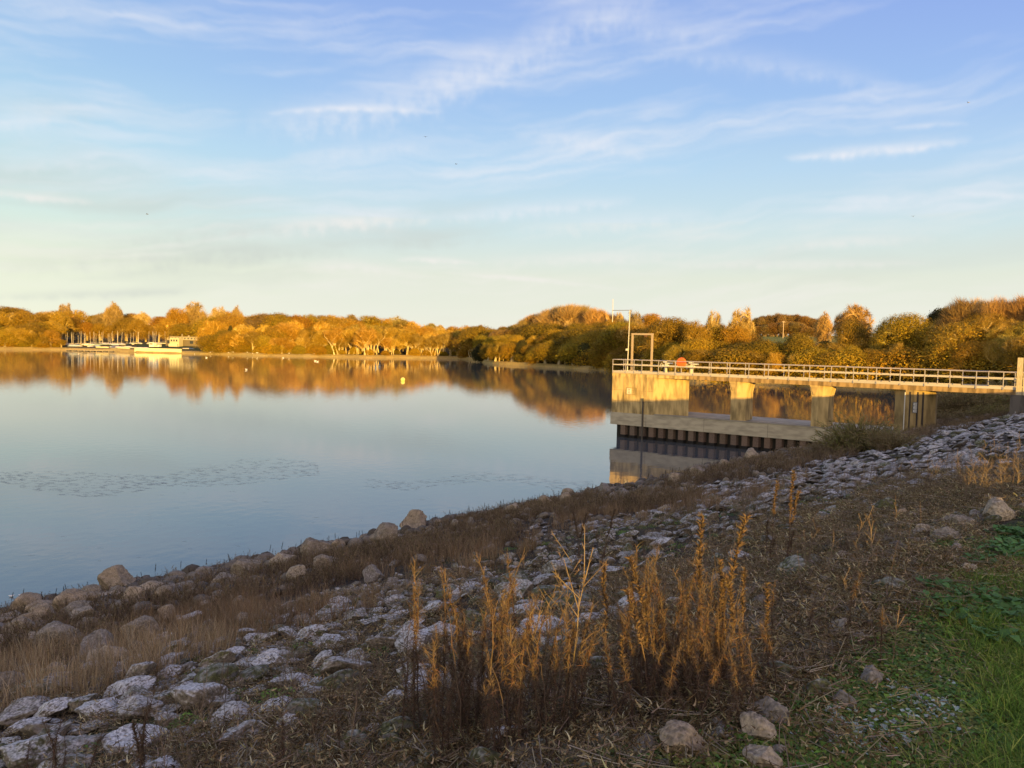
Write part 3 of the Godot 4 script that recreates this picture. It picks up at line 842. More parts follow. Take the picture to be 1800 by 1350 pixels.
	var clumps := [   # picture point of the foot, stems, spread, height, kinds, words
		[800, 1272, 40, 0.30, 0.98, [0, 0, 0, 0, 3], "dead willowherb clump, left part of the tall rusty clump in the foreground"],
		[868, 1310, 44, 0.32, 0.86, [0, 0, 0, 0, 0, 3], "dead willowherb clump, right part of the tall rusty clump in the foreground"],
		[925, 1265, 8, 0.22, 0.70, [0, 2, 3], "thin dead weeds between the two tall rusty clumps"],
		[1010, 1235, 6, 0.30, 0.92, [3, 3, 2, 1], "bare upright stems between the two tall rusty clumps"],
		[1165, 1232, 34, 0.24, 0.98, [0, 0, 0, 1], "dead willowherb clump with the tallest plume, right foreground"],
		[1215, 1255, 44, 0.34, 0.60, [0, 0, 0], "low curly rust-coloured weeds at the foot of the tallest plume"],
		[1285, 1215, 11, 0.18, 0.76, [3, 0, 1, 3], "straggling dead stems right of the tallest plume"],
		[1092, 1275, 2, 0.05, 0.50, [1], "single dead spike left of the tallest plume"],
		[1357, 1000, 3, 0.06, 0.86, [1], "left of the two orange seed spikes in mid slope"],
		[1387, 1010, 3, 0.05, 0.95, [1], "right of the two orange seed spikes in mid slope"],
		[1505, 992, 8, 0.10, 0.36, [2, 0], "small feathery tuft below the two seed spikes"],
		[1420, 1140, 12, 0.40, 0.46, [3, 2, 0], "loose dead stems right of the tall clumps"],
		[1735, 888, 26, 0.36, 0.55, [2, 2, 3], "bright orange branching weed near the crest at right"],
		[1655, 878, 8, 0.35, 0.55, [2, 3], "leaning dead stems left of the bright orange weed"],
		[1470, 955, 4, 0.18, 0.42, [3, 2], "arching pale stem beside the crest rocks"],
		[232, 1395, 3, 0.06, 0.62, [0], "curly seed head standing up at the bottom left"],
		[135, 1400, 3, 0.10, 0.60, [0], "pair of orange seed heads near the bottom left corner"],
		[75, 1400, 3, 0.08, 0.48, [0, 1], "orange seed head nearest the bottom left corner"],
		[265, 1400, 2, 0.06, 0.46, [1], "narrow orange spike at the bottom left"],
		[640, 1275, 6, 0.24, 0.44, [3, 3, 2], "sparse dead stems on the frosted stones left of the tall clump"],
		[560, 1330, 6, 0.26, 0.38, [3, 0], "dead stems among mossy stones at the bottom"],
		[720, 1200, 5, 0.22, 0.42, [3, 2], "thin stems at the left foot of the tall rusty clump"],
		[1545, 1070, 6, 0.30, 0.34, [3, 2], "few pale stems beside the moss near the grass"],
		[1010, 1020, 6, 0.35, 0.80, [3, 3, 1], "tall bare stems standing before the scrub"],
		[1250, 960, 10, 0.5, 0.55, [2, 3], "grey-brown dead weeds above the frosted stones in the middle"],
		[1280, 885, 10, 0.35, 0.75, [2, 2, 3], "pale tangled dead stems above the frosted stones"],
		[1080, 1010, 8, 0.5, 0.45, [2, 0, 3], "short dead weeds behind the tallest plume"],
	]
	for c in clumps:
		var foot := dam_hit(c[0], c[1])
		var o := thing("dead_weed_clump" if c[2] > 4 else "dead_weed", c[6], "dead weeds", foot, rf(0, TAU), "dead weeds on the bank")
		for i in c[2]:
			var k: int = c[5][rng.randi() % c[5].size()]
			var q: Vector3 = Vector3(rf(-1, 1), 0, rf(-1, 1)) * c[3]
			var wp: Vector3 = foot + q.rotated(Vector3.UP, o.rotation.y)
			var gy := dam_y(dam_a(wp.x, wp.z), dam_s(wp.x, wp.z)) - foot.y - 0.02
			var x := obj("stalk", st[k][rng.randi() % st[k].size()], straw, o, Vector3(q.x, gy, q.z))
			var hgt: float = c[4] * rf(0.35, 1.0) if i else c[4]
			x.basis = Basis.from_euler(Vector3(rf(-0.09, 0.09), rf(0, TAU), rf(-0.09, 0.09))).scaled_local(Vector3(lerpf(hgt, 1.0, 0.4), hgt, lerpf(hgt, 1.0, 0.4)))
	# willow bush at the end of the piles, shrubs under and beyond the bridge
	var bush := shrub_mesh(800, 1.0, [lin(0.15, 0.155, 0.04), lin(0.19, 0.16, 0.055), lin(0.24, 0.18, 0.075)])
	var bush2 := shrub_mesh(801, 1.0, [lin(0.17, 0.12, 0.055), lin(0.18, 0.15, 0.06), lin(0.24, 0.18, 0.085)])
	for b in [[1512, 797, 2.9, 2.3, 0, "twiggy green-brown bush in front of the low sill near the bank"], [1462, 800, 2.0, 1.1, 1, "low brown bush left of the twiggy green bush at the sill"], [1570, 792, 1.8, 1.2, 1, "low brown bush between the twiggy bush and the last pier"]]:
		var p := dam_hit(b[0], b[1])
		var o := thing("bush", b[5], "bush", p - Vector3(0, 0.1, 0), 0.3)
		var x := obj("foliage", (bush if b[4] == 0 else bush2), straw, o)
		x.scale = Vector3(b[2], b[3], b[2]) * 0.5
	var q := [[1650, 737, 1.0, 2.4], [1672, 735, 1.1, 2.9], [1695, 731, 1.1, 2.8], [1716, 727, 1.1, 2.9], [1738, 722, 1.1, 2.7], [1760, 718, 1.2, 2.6], [1782, 714, 1.2, 2.6], [1664, 742, 0.8, 1.3], [1705, 738, 0.8, 1.4], [1745, 732, 0.8, 1.4]]
	for i in q.size():
		var p := dam_hit(q[i][0], q[i][1])
		var sc := p.distance_to(Vector3(0, EYE, 0)) / 62.0
		var o := thing("bush", "%s dark bush from the left %s" % [nth(i if i < 7 else i - 7), "in the shaded thicket under the walkway's end" if i < 7 else "in the low row at the thicket's foot"], "bush", p - Vector3(0, 0.2, 0), i * 1.3, "shaded bushes beyond the walkway")
		var x := obj("foliage", bush if i % 3 == 0 else bush2, straw, o)
		x.scale = Vector3(1.5 * q[i][2], q[i][3] * 0.5, 1.5 * q[i][2]) * sc

func shrub_mesh(seed_: int, dense: float, cols: Array) -> ArrayMesh:     # about 2 wide and 2 tall
	rng.seed = seed_
	var mb := MB.new()
	for i in int(260 * dense):
		var d := Vector3(rf(-1.0, 1.0), rf(0.1, 1.0), rf(-1.0, 1.0)).normalized()
		var p := Vector3(rf(-0.3, 0.3), 0, rf(-0.3, 0.3))
		var L := rf(0.8, 1.5)
		var q := p + d * L + Vector3(0, 0.2, 0)
		mb.bar(p, q, 0.012, 0.004, 3, vary(lin(0.14, 0.10, 0.06), 0.3))
		for k in 34:
			var u := p.lerp(q, rf(0.25, 1.0))
			ribbon(mb, u, (d + rv(0.9)).normalized(), rv(0.6), rf(0.08, 0.26), rf(0.006, 0.014), 2, vary(cols[rng.randi() % cols.size()], 0.35))
	return mb.mesh()

# ---------------------------------------------------------------- trees of the far shore
func limb(tr: MB, cr: MB, p: Vector3, d: Vector3, L: float, r: float, lv: int, k: Dictionary) -> void:
	var q := p
	var dir := d
	var n := 3
	for i in n:
		var nx := q + dir * L / n
		var r1 := r * (1.0 - 0.22 * (i + 1) / n * 1.5)
		(tr if lv <= 1 else cr).bar(q, nx, r * (1.0 - 0.33 * i / n), r1, 4 if lv < 2 else 3, vary(k.bark, 0.15))
		q = nx
		dir = (dir + rv(k.wob) + Vector3(0, k.up, 0)).normalized()
		if lv >= 1 and lv < k.levels and i < n - 1 and rng.randf() < 0.6:
			limb(tr, cr, q, (dir + side_dir(dir) * k.ang * 1.2).normalized(), L * k.ratio * 0.8, r * 0.5, lv + 1, k)
		if lv == k.levels: spray(cr, q, dir, k)
	if lv < k.levels:
		var cnt: int = k.split if lv else k.limbs
		for j in cnt:
			limb(tr, cr, q if lv or j < 3 else p.lerp(q, rf(0.55, 1.0)), (dir + side_dir(dir) * k.ang * rf(0.4, 1.5)).normalized(), L * k.ratio * rf(0.65, 1.3), r * 0.66, lv + 1, k)
func side_dir(d: Vector3) -> Vector3:
	var v := rv()
	return (v - d * v.dot(d)).normalized()
func spray(cr: MB, p: Vector3, d: Vector3, k: Dictionary) -> void:
	for i in k.twigs:
		var t: Vector3 = (d + rv(k.fan) + Vector3(0, k.up, 0)).normalized()
		var L: float = k.twl * rf(0.5, 1.2)
		var s: Vector3 = t.cross(rv()).normalized() * k.tww
		cr.tri(p - s, p + s, p + t * L, vary(k.twig, 0.2))
	for i in k.leaves:
		var c: Vector3 = p + rv(k.cloud) + d * rf(0.0, k.twl * 0.7)
		var a: Vector3 = rv().normalized() * k.leaf; var b: Vector3 = rv().normalized() * k.leaf
		var col: Color = vary(k.cols[rng.randi() % k.cols.size()], 0.18)
		cr.tri(c, c + a, c + b, col)
		cr.tri(c, c + b, c - a * 0.7, col)

var forest := {}
func tree_kinds() -> void:
	var base := {"bark": lin(0.42, 0.30, 0.12), "twig": lin(0.32, 0.21, 0.05), "up": 0.03, "wob": 0.2, "ang": 0.95, "ratio": 0.66, "levels": 3, "limbs": 7, "split": 3, "fan": 0.9, "twigs": 9, "twl": 0.85, "tww": 0.012, "leaves": 20, "leaf": 0.062, "cloud": 0.5, "cols": [], "trunk": 1.5, "r": 0.20}
	var gold := [lin(0.30, 0.178, 0.014), lin(0.25, 0.155, 0.014), lin(0.33, 0.20, 0.016), lin(0.17, 0.125, 0.014)]
	var olive := [lin(0.21, 0.150, 0.017), lin(0.16, 0.125, 0.015), lin(0.27, 0.185, 0.018)]
	var copper := [lin(0.25, 0.135, 0.02), lin(0.18, 0.10, 0.02), lin(0.31, 0.18, 0.025)]
	var dark := [lin(0.035, 0.040, 0.014), lin(0.05, 0.05, 0.018), lin(0.03, 0.03, 0.012)]
	var specs := {
		"golden_oak": {"cols": gold},
		"olive_willow": {"cols": olive, "ang": 0.85, "up": 0.08, "trunk": 0.7, "limbs": 9, "leaves": 24, "bark": lin(0.42, 0.32, 0.17)},
		"gold_scrub": {"cols": gold + olive, "ang": 1.0, "up": 0.05, "trunk": 0.25, "limbs": 10, "leaves": 22, "twigs": 10, "r": 0.09},
		"copper_beech": {"cols": copper, "leaves": 28},
		"bare_ash": {"leaves": 0, "r": 0.24, "twigs": 16, "fan": 1.0, "up": 0.0, "ang": 1.1, "limbs": 8, "trunk": 1.3, "twl": 0.8, "twig": lin(0.36, 0.26, 0.13), "bark": lin(0.36, 0.27, 0.18), "cols": gold},
		"pale_birch": {"leaves": 9, "twigs": 12, "up": 0.16, "ang": 0.6, "trunk": 1.9, "limbs": 6, "bark": lin(0.58, 0.44, 0.22), "twig": lin(0.40, 0.27, 0.07), "cols": gold, "r": 0.16},
		"bare_poplar": {"leaves": 0, "twigs": 18, "twl": 0.9, "fan": 0.55, "tww": 0.009, "up": 0.22, "ang": 0.6, "limbs": 9, "trunk": 0.9, "twig": lin(0.33, 0.215, 0.11), "bark": lin(0.40, 0.29, 0.17), "cols": gold},
		"dark_holly": {"cols": dark, "leaves": 34, "leaf": 0.09, "trunk": 0.5, "limbs": 9, "bark": lin(0.08, 0.06, 0.04), "twig": lin(0.08, 0.06, 0.03)},
		"brown_bare": {"leaves": 3, "twigs": 16, "up": 0.10, "trunk": 0.9, "limbs": 9, "twig": lin(0.17, 0.115, 0.07), "bark": lin(0.17, 0.12, 0.08), "cols": copper},
	}
	for k in specs:
		forest[k] = []
		for i in 3:
			rng.seed = hash(k) % 10000 + i * 31
			var d: Dictionary = base.duplicate()
			d.merge(specs[k], true)
			var tr := MB.new(); var cr := MB.new()
			if k == "pale_birch":
				for s in 4:
					limb(tr, cr, Vector3(rf(-0.5, 0.5), 0, rf(-0.5, 0.5)), Vector3(rf(-0.3, 0.3), 1, rf(-0.3, 0.3)).normalized(), d.trunk * rf(0.9, 1.3), d.r * 0.7, 0, d)
			else:
				limb(tr, cr, Vector3.ZERO, Vector3(rf(-0.1, 0.1), 1, rf(-0.1, 0.1)).normalized(), d.trunk, d.r, 0, d)
			# measure, then bring to 10 m tall
			var ups := []; var outs := []
			for j in range(0, cr.v.size(), 7):
				ups.append(cr.v[j].y); outs.append(Vector2(cr.v[j].x, cr.v[j].z).length())
			ups.sort(); outs.sort()
			var top: float = ups[int(ups.size() * 0.965)]; var wide: float = outs[int(outs.size() * 0.93)]
			for m in [tr, cr]:
				for j in m.v.size():
					# stray leaders are drawn in towards a rounded crown
					var q: Vector3 = m.v[j]
					var up_: float = (q.y - 0.45 * top) / (0.55 * top)
					if up_ > 0.0:
						var out := sqrt(up_ * up_ + (q.x * q.x + q.z * q.z) / (wide * wide))
						if out > 1.0:
							var pull: float = (1.0 + (out - 1.0) * 0.3) / out
							q = Vector3(q.x * pull, 0.45 * top + (q.y - 0.45 * top) * pull, q.z * pull)
					m.v[j] = q * (10.0 / (top * 1.02))
			forest[k].append([tr.mesh(), cr.mesh(), wide * 10.0 / top])
const TREE_WORDS := {"golden_oak": "golden-leaved oak", "olive_willow": "olive-gold willow", "gold_scrub": "golden scrub bush", "copper_beech": "copper-brown beech", "bare_ash": "bare pale-twigged ash", "pale_birch": "pale-stemmed birch", "bare_poplar": "bare upright poplar", "dark_holly": "dark evergreen", "brown_bare": "bare dark brown tree"}
var trees := []
func plant(kind: String, px: float, e: float, top_y: float, wide_px: float, words := "", zone := "") -> void:
	var p := on_land(px, e)
	var dist := Vector2(p.x, p.z).length()
	var hgt := maxf(level_at(px, top_y, dist) - p.y, 2.0)
	var v: Array = forest[kind][rng.randi() % 3]
	var sx := hgt / 10.0
	if wide_px > 0.0: sx = wide_px * dist / FOCAL * 0.5 / v[2]
	else: sx *= rf(0.85, 1.45)
	var o := thing({"golden_oak": "oak_tree", "olive_willow": "willow_tree", "gold_scrub": "scrub_bush", "copper_beech": "beech_tree", "bare_ash": "ash_tree", "pale_birch": "birch_tree", "bare_poplar": "poplar_tree", "dark_holly": "evergreen_tree", "brown_bare": "bare_tree"}[kind], words, "bush" if kind == "gold_scrub" else "tree", p - Vector3(0, 0.15, 0), rf(0, TAU), "trees around the far shore")
	o.scale = Vector3(sx, hgt / 10.0, sx)
	obj("trunk", v[0], mats["bark"], o); obj("crown", v[1], mats["leaf_%d" % (rng.randi() % 7)], o)
	if words == "": trees.append([px, kind, zone, o])

func skyline(px: float) -> float:
	var xs := [-200.0, 0.0, 60.0, 110.0, 160.0, 230.0, 290.0, 345.0, 415.0, 500.0, 560.0, 660.0, 740.0, 800.0, 860.0, 930.0, 1000.0, 1060.0, 1110.0, 1200.0, 1300.0, 1330.0, 1430.0, 1500.0, 1545.0, 1600.0, 1650.0, 1690.0, 1760.0, 1850.0, 2100.0]
	var ys := [546.0, 546.0, 548.0, 545.0, 550.0, 552.0, 553.0, 547.0, 552.0, 556.0, 558.0, 560.0, 568.0, 573.0, 578.0, 572.0, 565.0, 562.0, 558.0, 562.0, 562.0, 572.0, 574.0, 560.0, 566.0, 560.0, 556.0, 530.0, 526.0, 524.0, 524.0]
	for i in range(1, xs.size()):
		if px <= xs[i]: return lerpf(ys[i - 1], ys[i], (px - xs[i - 1]) / (xs[i] - xs[i - 1])) - 6.0
	return ys[-1] - 6.0

func woods() -> void:
	mat("bark", Color.WHITE, 0.9)
	var lf := mat("leaf", Color.WHITE, 0.8)
	lf.backlight_enabled = true
	lf.backlight = Color(0.35, 0.35, 0.35)
	var tones := [Color(1.2, 1.15, 0.8), Color(0.74, 0.70, 0.5), Color(1.4, 1.22, 0.7), Color(0.95, 1.0, 0.6), Color(1.15, 0.95, 0.55), Color(0.95, 0.86, 0.55), Color(1.35, 1.28, 0.8)]
	for i in 7:
		var lm := lf.duplicate() as StandardMaterial3D      # every crown has one of seven tones of dead leaf
		lm.albedo_color = (tones[i] as Color).linear_to_srgb()
		mats["leaf_%d" % i] = lm
	tree_kinds()
	rng.seed = 4242
	# rows of trees from the water's edge back to the skyline; zone: from, to, kinds by row
	var zones := [
		[-110, 104, "left of the boats", ["olive_willow", "golden_oak", "olive_willow", "golden_oak"], ["golden_oak", "olive_willow", "golden_oak", "bare_ash"]],
		[104, 372, "behind the boats", [], ["golden_oak", "olive_willow", "bare_ash", "golden_oak", "copper_beech"]],
		[372, 560, "right of the clubhouse", ["olive_willow", "pale_birch", "golden_oak", "pale_birch"], ["golden_oak", "copper_beech", "bare_ash", "olive_willow", "brown_bare"]],
		[560, 836, "on the bright shore", ["pale_birch", "pale_birch", "pale_birch", "pale_birch", "golden_oak"], ["golden_oak", "pale_birch", "golden_oak", "bare_ash"]],
		[838, 1090, "on the dark headland", ["olive_willow", "olive_willow", "golden_oak", "olive_willow"], ["golden_oak", "olive_willow", "brown_bare", "copper_beech"]],
		[1090, 1330, "behind the tower", ["olive_willow", "golden_oak", "golden_oak", "olive_willow"], ["golden_oak", "olive_willow", "copper_beech"]],
		[1330, 1640, "behind the mid walkway", ["olive_willow", "golden_oak", "pale_birch", "golden_oak"], ["golden_oak", "olive_willow", "copper_beech"]],
		[1640, 1960, "at the far right", ["pale_birch", "olive_willow", "pale_birch", "golden_oak"], ["pale_birch", "bare_poplar", "pale_birch", "golden_oak"]],
	]
	for z in zones:
		for row in 4:
			var kinds: Array = z[3] if row < 2 else z[4]
			if kinds.is_empty(): continue
			if row == 3 and z[0] >= 1320 and z[0] < 1600: continue
			var near_: bool = z[0] > 840
			var px: float = z[0] + rf(2, 10)
			while px < z[1]:
				var e: float = [rf(3, 8), rf(11, 20), rf(32, 50), rf(80, 125)][row]
				if near_: e *= 0.75
				if z[0] == 104: e = [0.0, 0.0, rf(50, 62), rf(100, 150)][row]
				var base_y := 614.0 + maxf(0.0, px - 200.0) * 0.026 if not near_ else 648.0
				var frac: float = [rf(0.30, 0.52), rf(0.58, 0.82), rf(0.80, 0.97), rf(0.88, 1.02)][row]
				if z[0] == 560: frac = [rf(0.5, 0.75), rf(0.7, 0.9), rf(0.85, 1.0), rf(0.9, 1.02)][row]
				if z[0] == 1330: frac = [rf(0.28, 0.48), rf(0.40, 0.62), rf(0.42, 0.60), 1.0][row]
				if z[0] == 852: frac = [rf(0.42, 0.6), rf(0.6, 0.75), rf(0.72, 0.92), rf(0.85, 1.0)][row]
				frac += rf(-0.10, 0.06)
				if z[0] == 104 and row == 2: frac = rf(0.62, 0.85)
				var top: float = lerpf(base_y, skyline(px), frac)
				if px > 1316.0 and px < 1430.0: top = maxf(top, 601.0)
				var kind: String = kinds[rng.randi() % kinds.size()]
				plant(kind, px, e, top, 0.0, "", z[2] + [", by the water", ", second row", ", further back", ", on the skyline"][row])
				px += ([13.0, 17.0, 20.0, 24.0][row] if not near_ else [28.0, 40.0, 46.0, 46.0][row]) * rf(0.65, 1.35)
	# scrub along the water under the trees
	for z in [[-110, 100, 12.0, "left of the boats"], [372, 560, 12.0, "right of the clubhouse"], [560, 832, 24.0, "on the bright shore"], [856, 1090, 18.0, "on the dark headland"], [1090, 1640, 17.0, "behind the walkway"], [1640, 1960, 18.0, "at the far right"]]:
		var px: float = z[0]
		while px < z[1]:
			var base_y := 614.0 + maxf(0.0, px - 200.0) * 0.026 if z[0] < 840 else 650.0
			plant("gold_scrub" if rng.randf() < (0.88 if z[0] > 840 else 1.0) else "dark_holly", px, rf(4.0, 9.0) if z[0] < 1100 else rf(5.0, 14.0), base_y - (rf(9, 22) if z[0] < 840 else rf(16, 40)), 0.0, "", z[3] + ", by the water")
			px += z[2] * rf(0.7, 1.3)
	# trees that stand out
	for t in [
		["bare_ash", 115, 110, 533, 24, "small bare tree breaking the skyline above the boat park's left end"], ["bare_ash", 198, 90, 532, 30, "spreading bare tree on the skyline above the boat park"], ["golden_oak", 310, 60, 540, 40, "broad golden oak behind the clubhouse"], ["bare_ash", 345, 75, 531, 46, "large spreading tree with bare limbs behind the clubhouse"],
		["bare_ash", 383, 70, 539, 34, "bare tree right of the large spreading one behind the clubhouse"], ["bare_ash", 418, 60, 539, 26, "bare tree at the right end of the clubhouse trees"], ["copper_beech", 452, 40, 553, 42, "round copper tree left of the bright middle shore"], ["golden_oak", 520, 45, 552, 34, "round golden tree left of the dark-topped tree"],
		["brown_bare", 548, 48, 552, 26, "dark-topped tree above the middle of the far shore"], ["bare_ash", 614, 60, 553, 44, "bare-topped tree above the brightest stretch of shore"], ["brown_bare", 845, 70, 570, 16, "small dark tree on the skyline at the end of the bright shore"],
		["bare_poplar", 926, 44, 558, 56, "first poplar from the left in the bare domed grove on the headland"],
		["bare_poplar", 946, 50, 549, 64, "second poplar from the left in the bare domed grove on the headland"],
		["bare_poplar", 966, 46, 541, 68, "third poplar from the left in the bare domed grove on the headland"],
		["bare_poplar", 986, 54, 535, 70, "fourth poplar from the left in the bare domed grove on the headland"],
		["bare_poplar", 1006, 48, 532, 72, "fifth poplar from the left in the bare domed grove on the headland"],
		["bare_poplar", 1026, 54, 534, 68, "sixth poplar from the left in the bare domed grove on the headland"],
		["bare_poplar", 1043, 46, 541, 58, "seventh poplar from the left in the bare domed grove on the headland"],
		["bare_poplar", 1056, 50, 552, 46, "eighth poplar from the left in the bare domed grove on the headland"],

		["bare_ash", 1088, 60, 549, 24, "thin bare tree just left of the mast on the tower"], ["bare_ash", 1114, 50, 546, 32, "round bare pinkish tree right of the mast on the tower"], ["golden_oak", 1178, 14, 556, 100, "great golden spreading tree behind the lifebuoy"], ["golden_oak", 1222, 18, 563, 60, "golden tree right of the great spreading one behind the lifebuoy"],
		["bare_ash", 1256, 34, 547, 36, "left of the two bare-topped trees behind the walkway"], ["bare_ash", 1302, 32, 541, 48, "right of the two bare-topped trees behind the walkway"], ["golden_oak", 1290, 22, 570, 56, "leafy tree under the two bare-topped trees"], ["bare_ash", 1500, 60, 536, 64, "broad pale bare tree on the skyline behind the walkway"],
		["bare_ash", 1448, 80, 550, 32, "smaller bare tree left of the broad pale one"], ["golden_oak", 1497, 16, 560, 72, "tall leafy gold tree in front of the broad pale bare one"], ["golden_oak", 1592, 12, 549, 104, "large low-branched oak with a bright trunk behind the walkway"], ["olive_willow", 1405, 8, 585, 62, "rounded gold bush-like willow below the hill field"],
		["olive_willow", 1345, 8, 597, 66, "wide olive willow left of the hill field"], ["dark_holly", 1290, 10, 612, 34, "dark shrub behind the walkway, below the two bare-topped trees"], ["dark_holly", 1450, 16, 600, 40, "dark shrub between the gold willow and the tall gold tree"], ["dark_holly", 1652, 40, 545, 50, "dark round tree left of the tall poplars at right"],
		["dark_holly", 1592, 22, 625, 60, "dark hollow of holly under the large low-branched oak"],
		["bare_poplar", 1678, 26, 524, 60, "leftmost tall bare poplar at the right edge"], ["bare_poplar", 1712, 30, 521, 60, "second tall bare poplar at the right edge"], ["bare_poplar", 1748, 28, 522, 62, "third tall bare poplar at the right edge"], ["bare_poplar", 1786, 30, 520, 64, "fourth tall bare poplar, cut by the right edge"],
		["pale_birch", 1735, 8, 590, 50, "pale slender tree in front of the tall bare poplars"], ["dark_holly", 848, 3, 604, 26, "dark bush on the tip of the headland"], ["dark_holly", 838, 5, 614, 22, "low dark bush at the waterline where the headland starts"], ["copper_beech", 878, 3, 600, 26, "coppery bush on the tip of the headland"],
		["dark_holly", 918, 6, 598, 26, "dark bush right of the coppery one on the headland"], ["dark_holly", 975, 6, 600, 30, "dark bush in the middle of the headland"], ["dark_holly", 1030, 6, 602, 34, "dark bush near the tower on the headland"], ["copper_beech", 1066, 4, 612, 30, "low coppery bush beside the tower"], ["copper_beech", 108, 3, 596, 22, "round rust-coloured bush at the water left of the boats"], ["dark_holly", 405, 12, 573, 10, "small dark evergreen among gold trees right of the clubhouse"],
	]:
		plant(t[0], t[1], t[2], t[3], t[4], t[5])
	# the dark wood on the hill
	for i in 44:
		var px := 1318.0 + (i % 22) * 5.8 + rf(-2, 2)
		var o_px := px
		plant("brown_bare", o_px, 268.0 + rf(0, 6) + 14.0 * (i / 22), (566.0 if i < 22 else 551.0) + pow(absf(px - 1378.0) / 62.0, 3.0) * 16.0 + rf(-2, 5), rf(18.0, 30.0), "", "in the hill wood, %s" % ("front edge" if i < 22 else "behind"))
	# labels: by place within zone, row and kind
	trees.sort_custom(func(x, y): return x[0] < y[0])
	var seen := {}
	for t in trees:
		var key: String = t[1] + "|" + t[2]
		var i: int = seen.get(key, 0)
		seen[key] = i + 1
		t[3].set_meta("label", "%s %s from the left %s" % [nth(i), TREE_WORDS[t[1]], t[2]])

# ---------------------------------------------------------------- the draw-off tower and its walkway
var pier: Basis                          # u along the walkway to the dam, v towards the camera side
const PIER_O := Vector3(8.6, 0, -61.4)
func U(u: float, y: float, v: float) -> Vector3: return Vector3(u, y, v)
const AX := Vector3.RIGHT
const AV := Vector3.BACK
var foot_here := Vector3.ZERO
func pthing(called: String, label: String, category: String, at: Vector3, group := "") -> Node3D:   # a thing in the walkway's own axes
	foot_here = at
	var turn := deg_to_rad(-35.0)
	return thing(called, label, category, PIER_O + at.rotated(Vector3.UP, turn), turn, group)
func ubox(mb: MB, u0: float, u1: float, y0: float, y1: float, v0: float, v1: float, col: Color) -> void:
	mb.box(U((u0 + u1) / 2, (y0 + y1) / 2, (v0 + v1) / 2), AX * (u1 - u0) / 2, Vector3(0, (y1 - y0) / 2, 0), AV * (v1 - v0) / 2, col)
func uprism(mb: MB, poly: Array, y0: float, y1: float, col: Color) -> void:
	var pp := PackedVector2Array()
	for q in poly:
		var w := U(q[0], 0, q[1])
		pp.append(Vector2(w.x, w.z))
	mb.prism(pp, y0, y1, col)

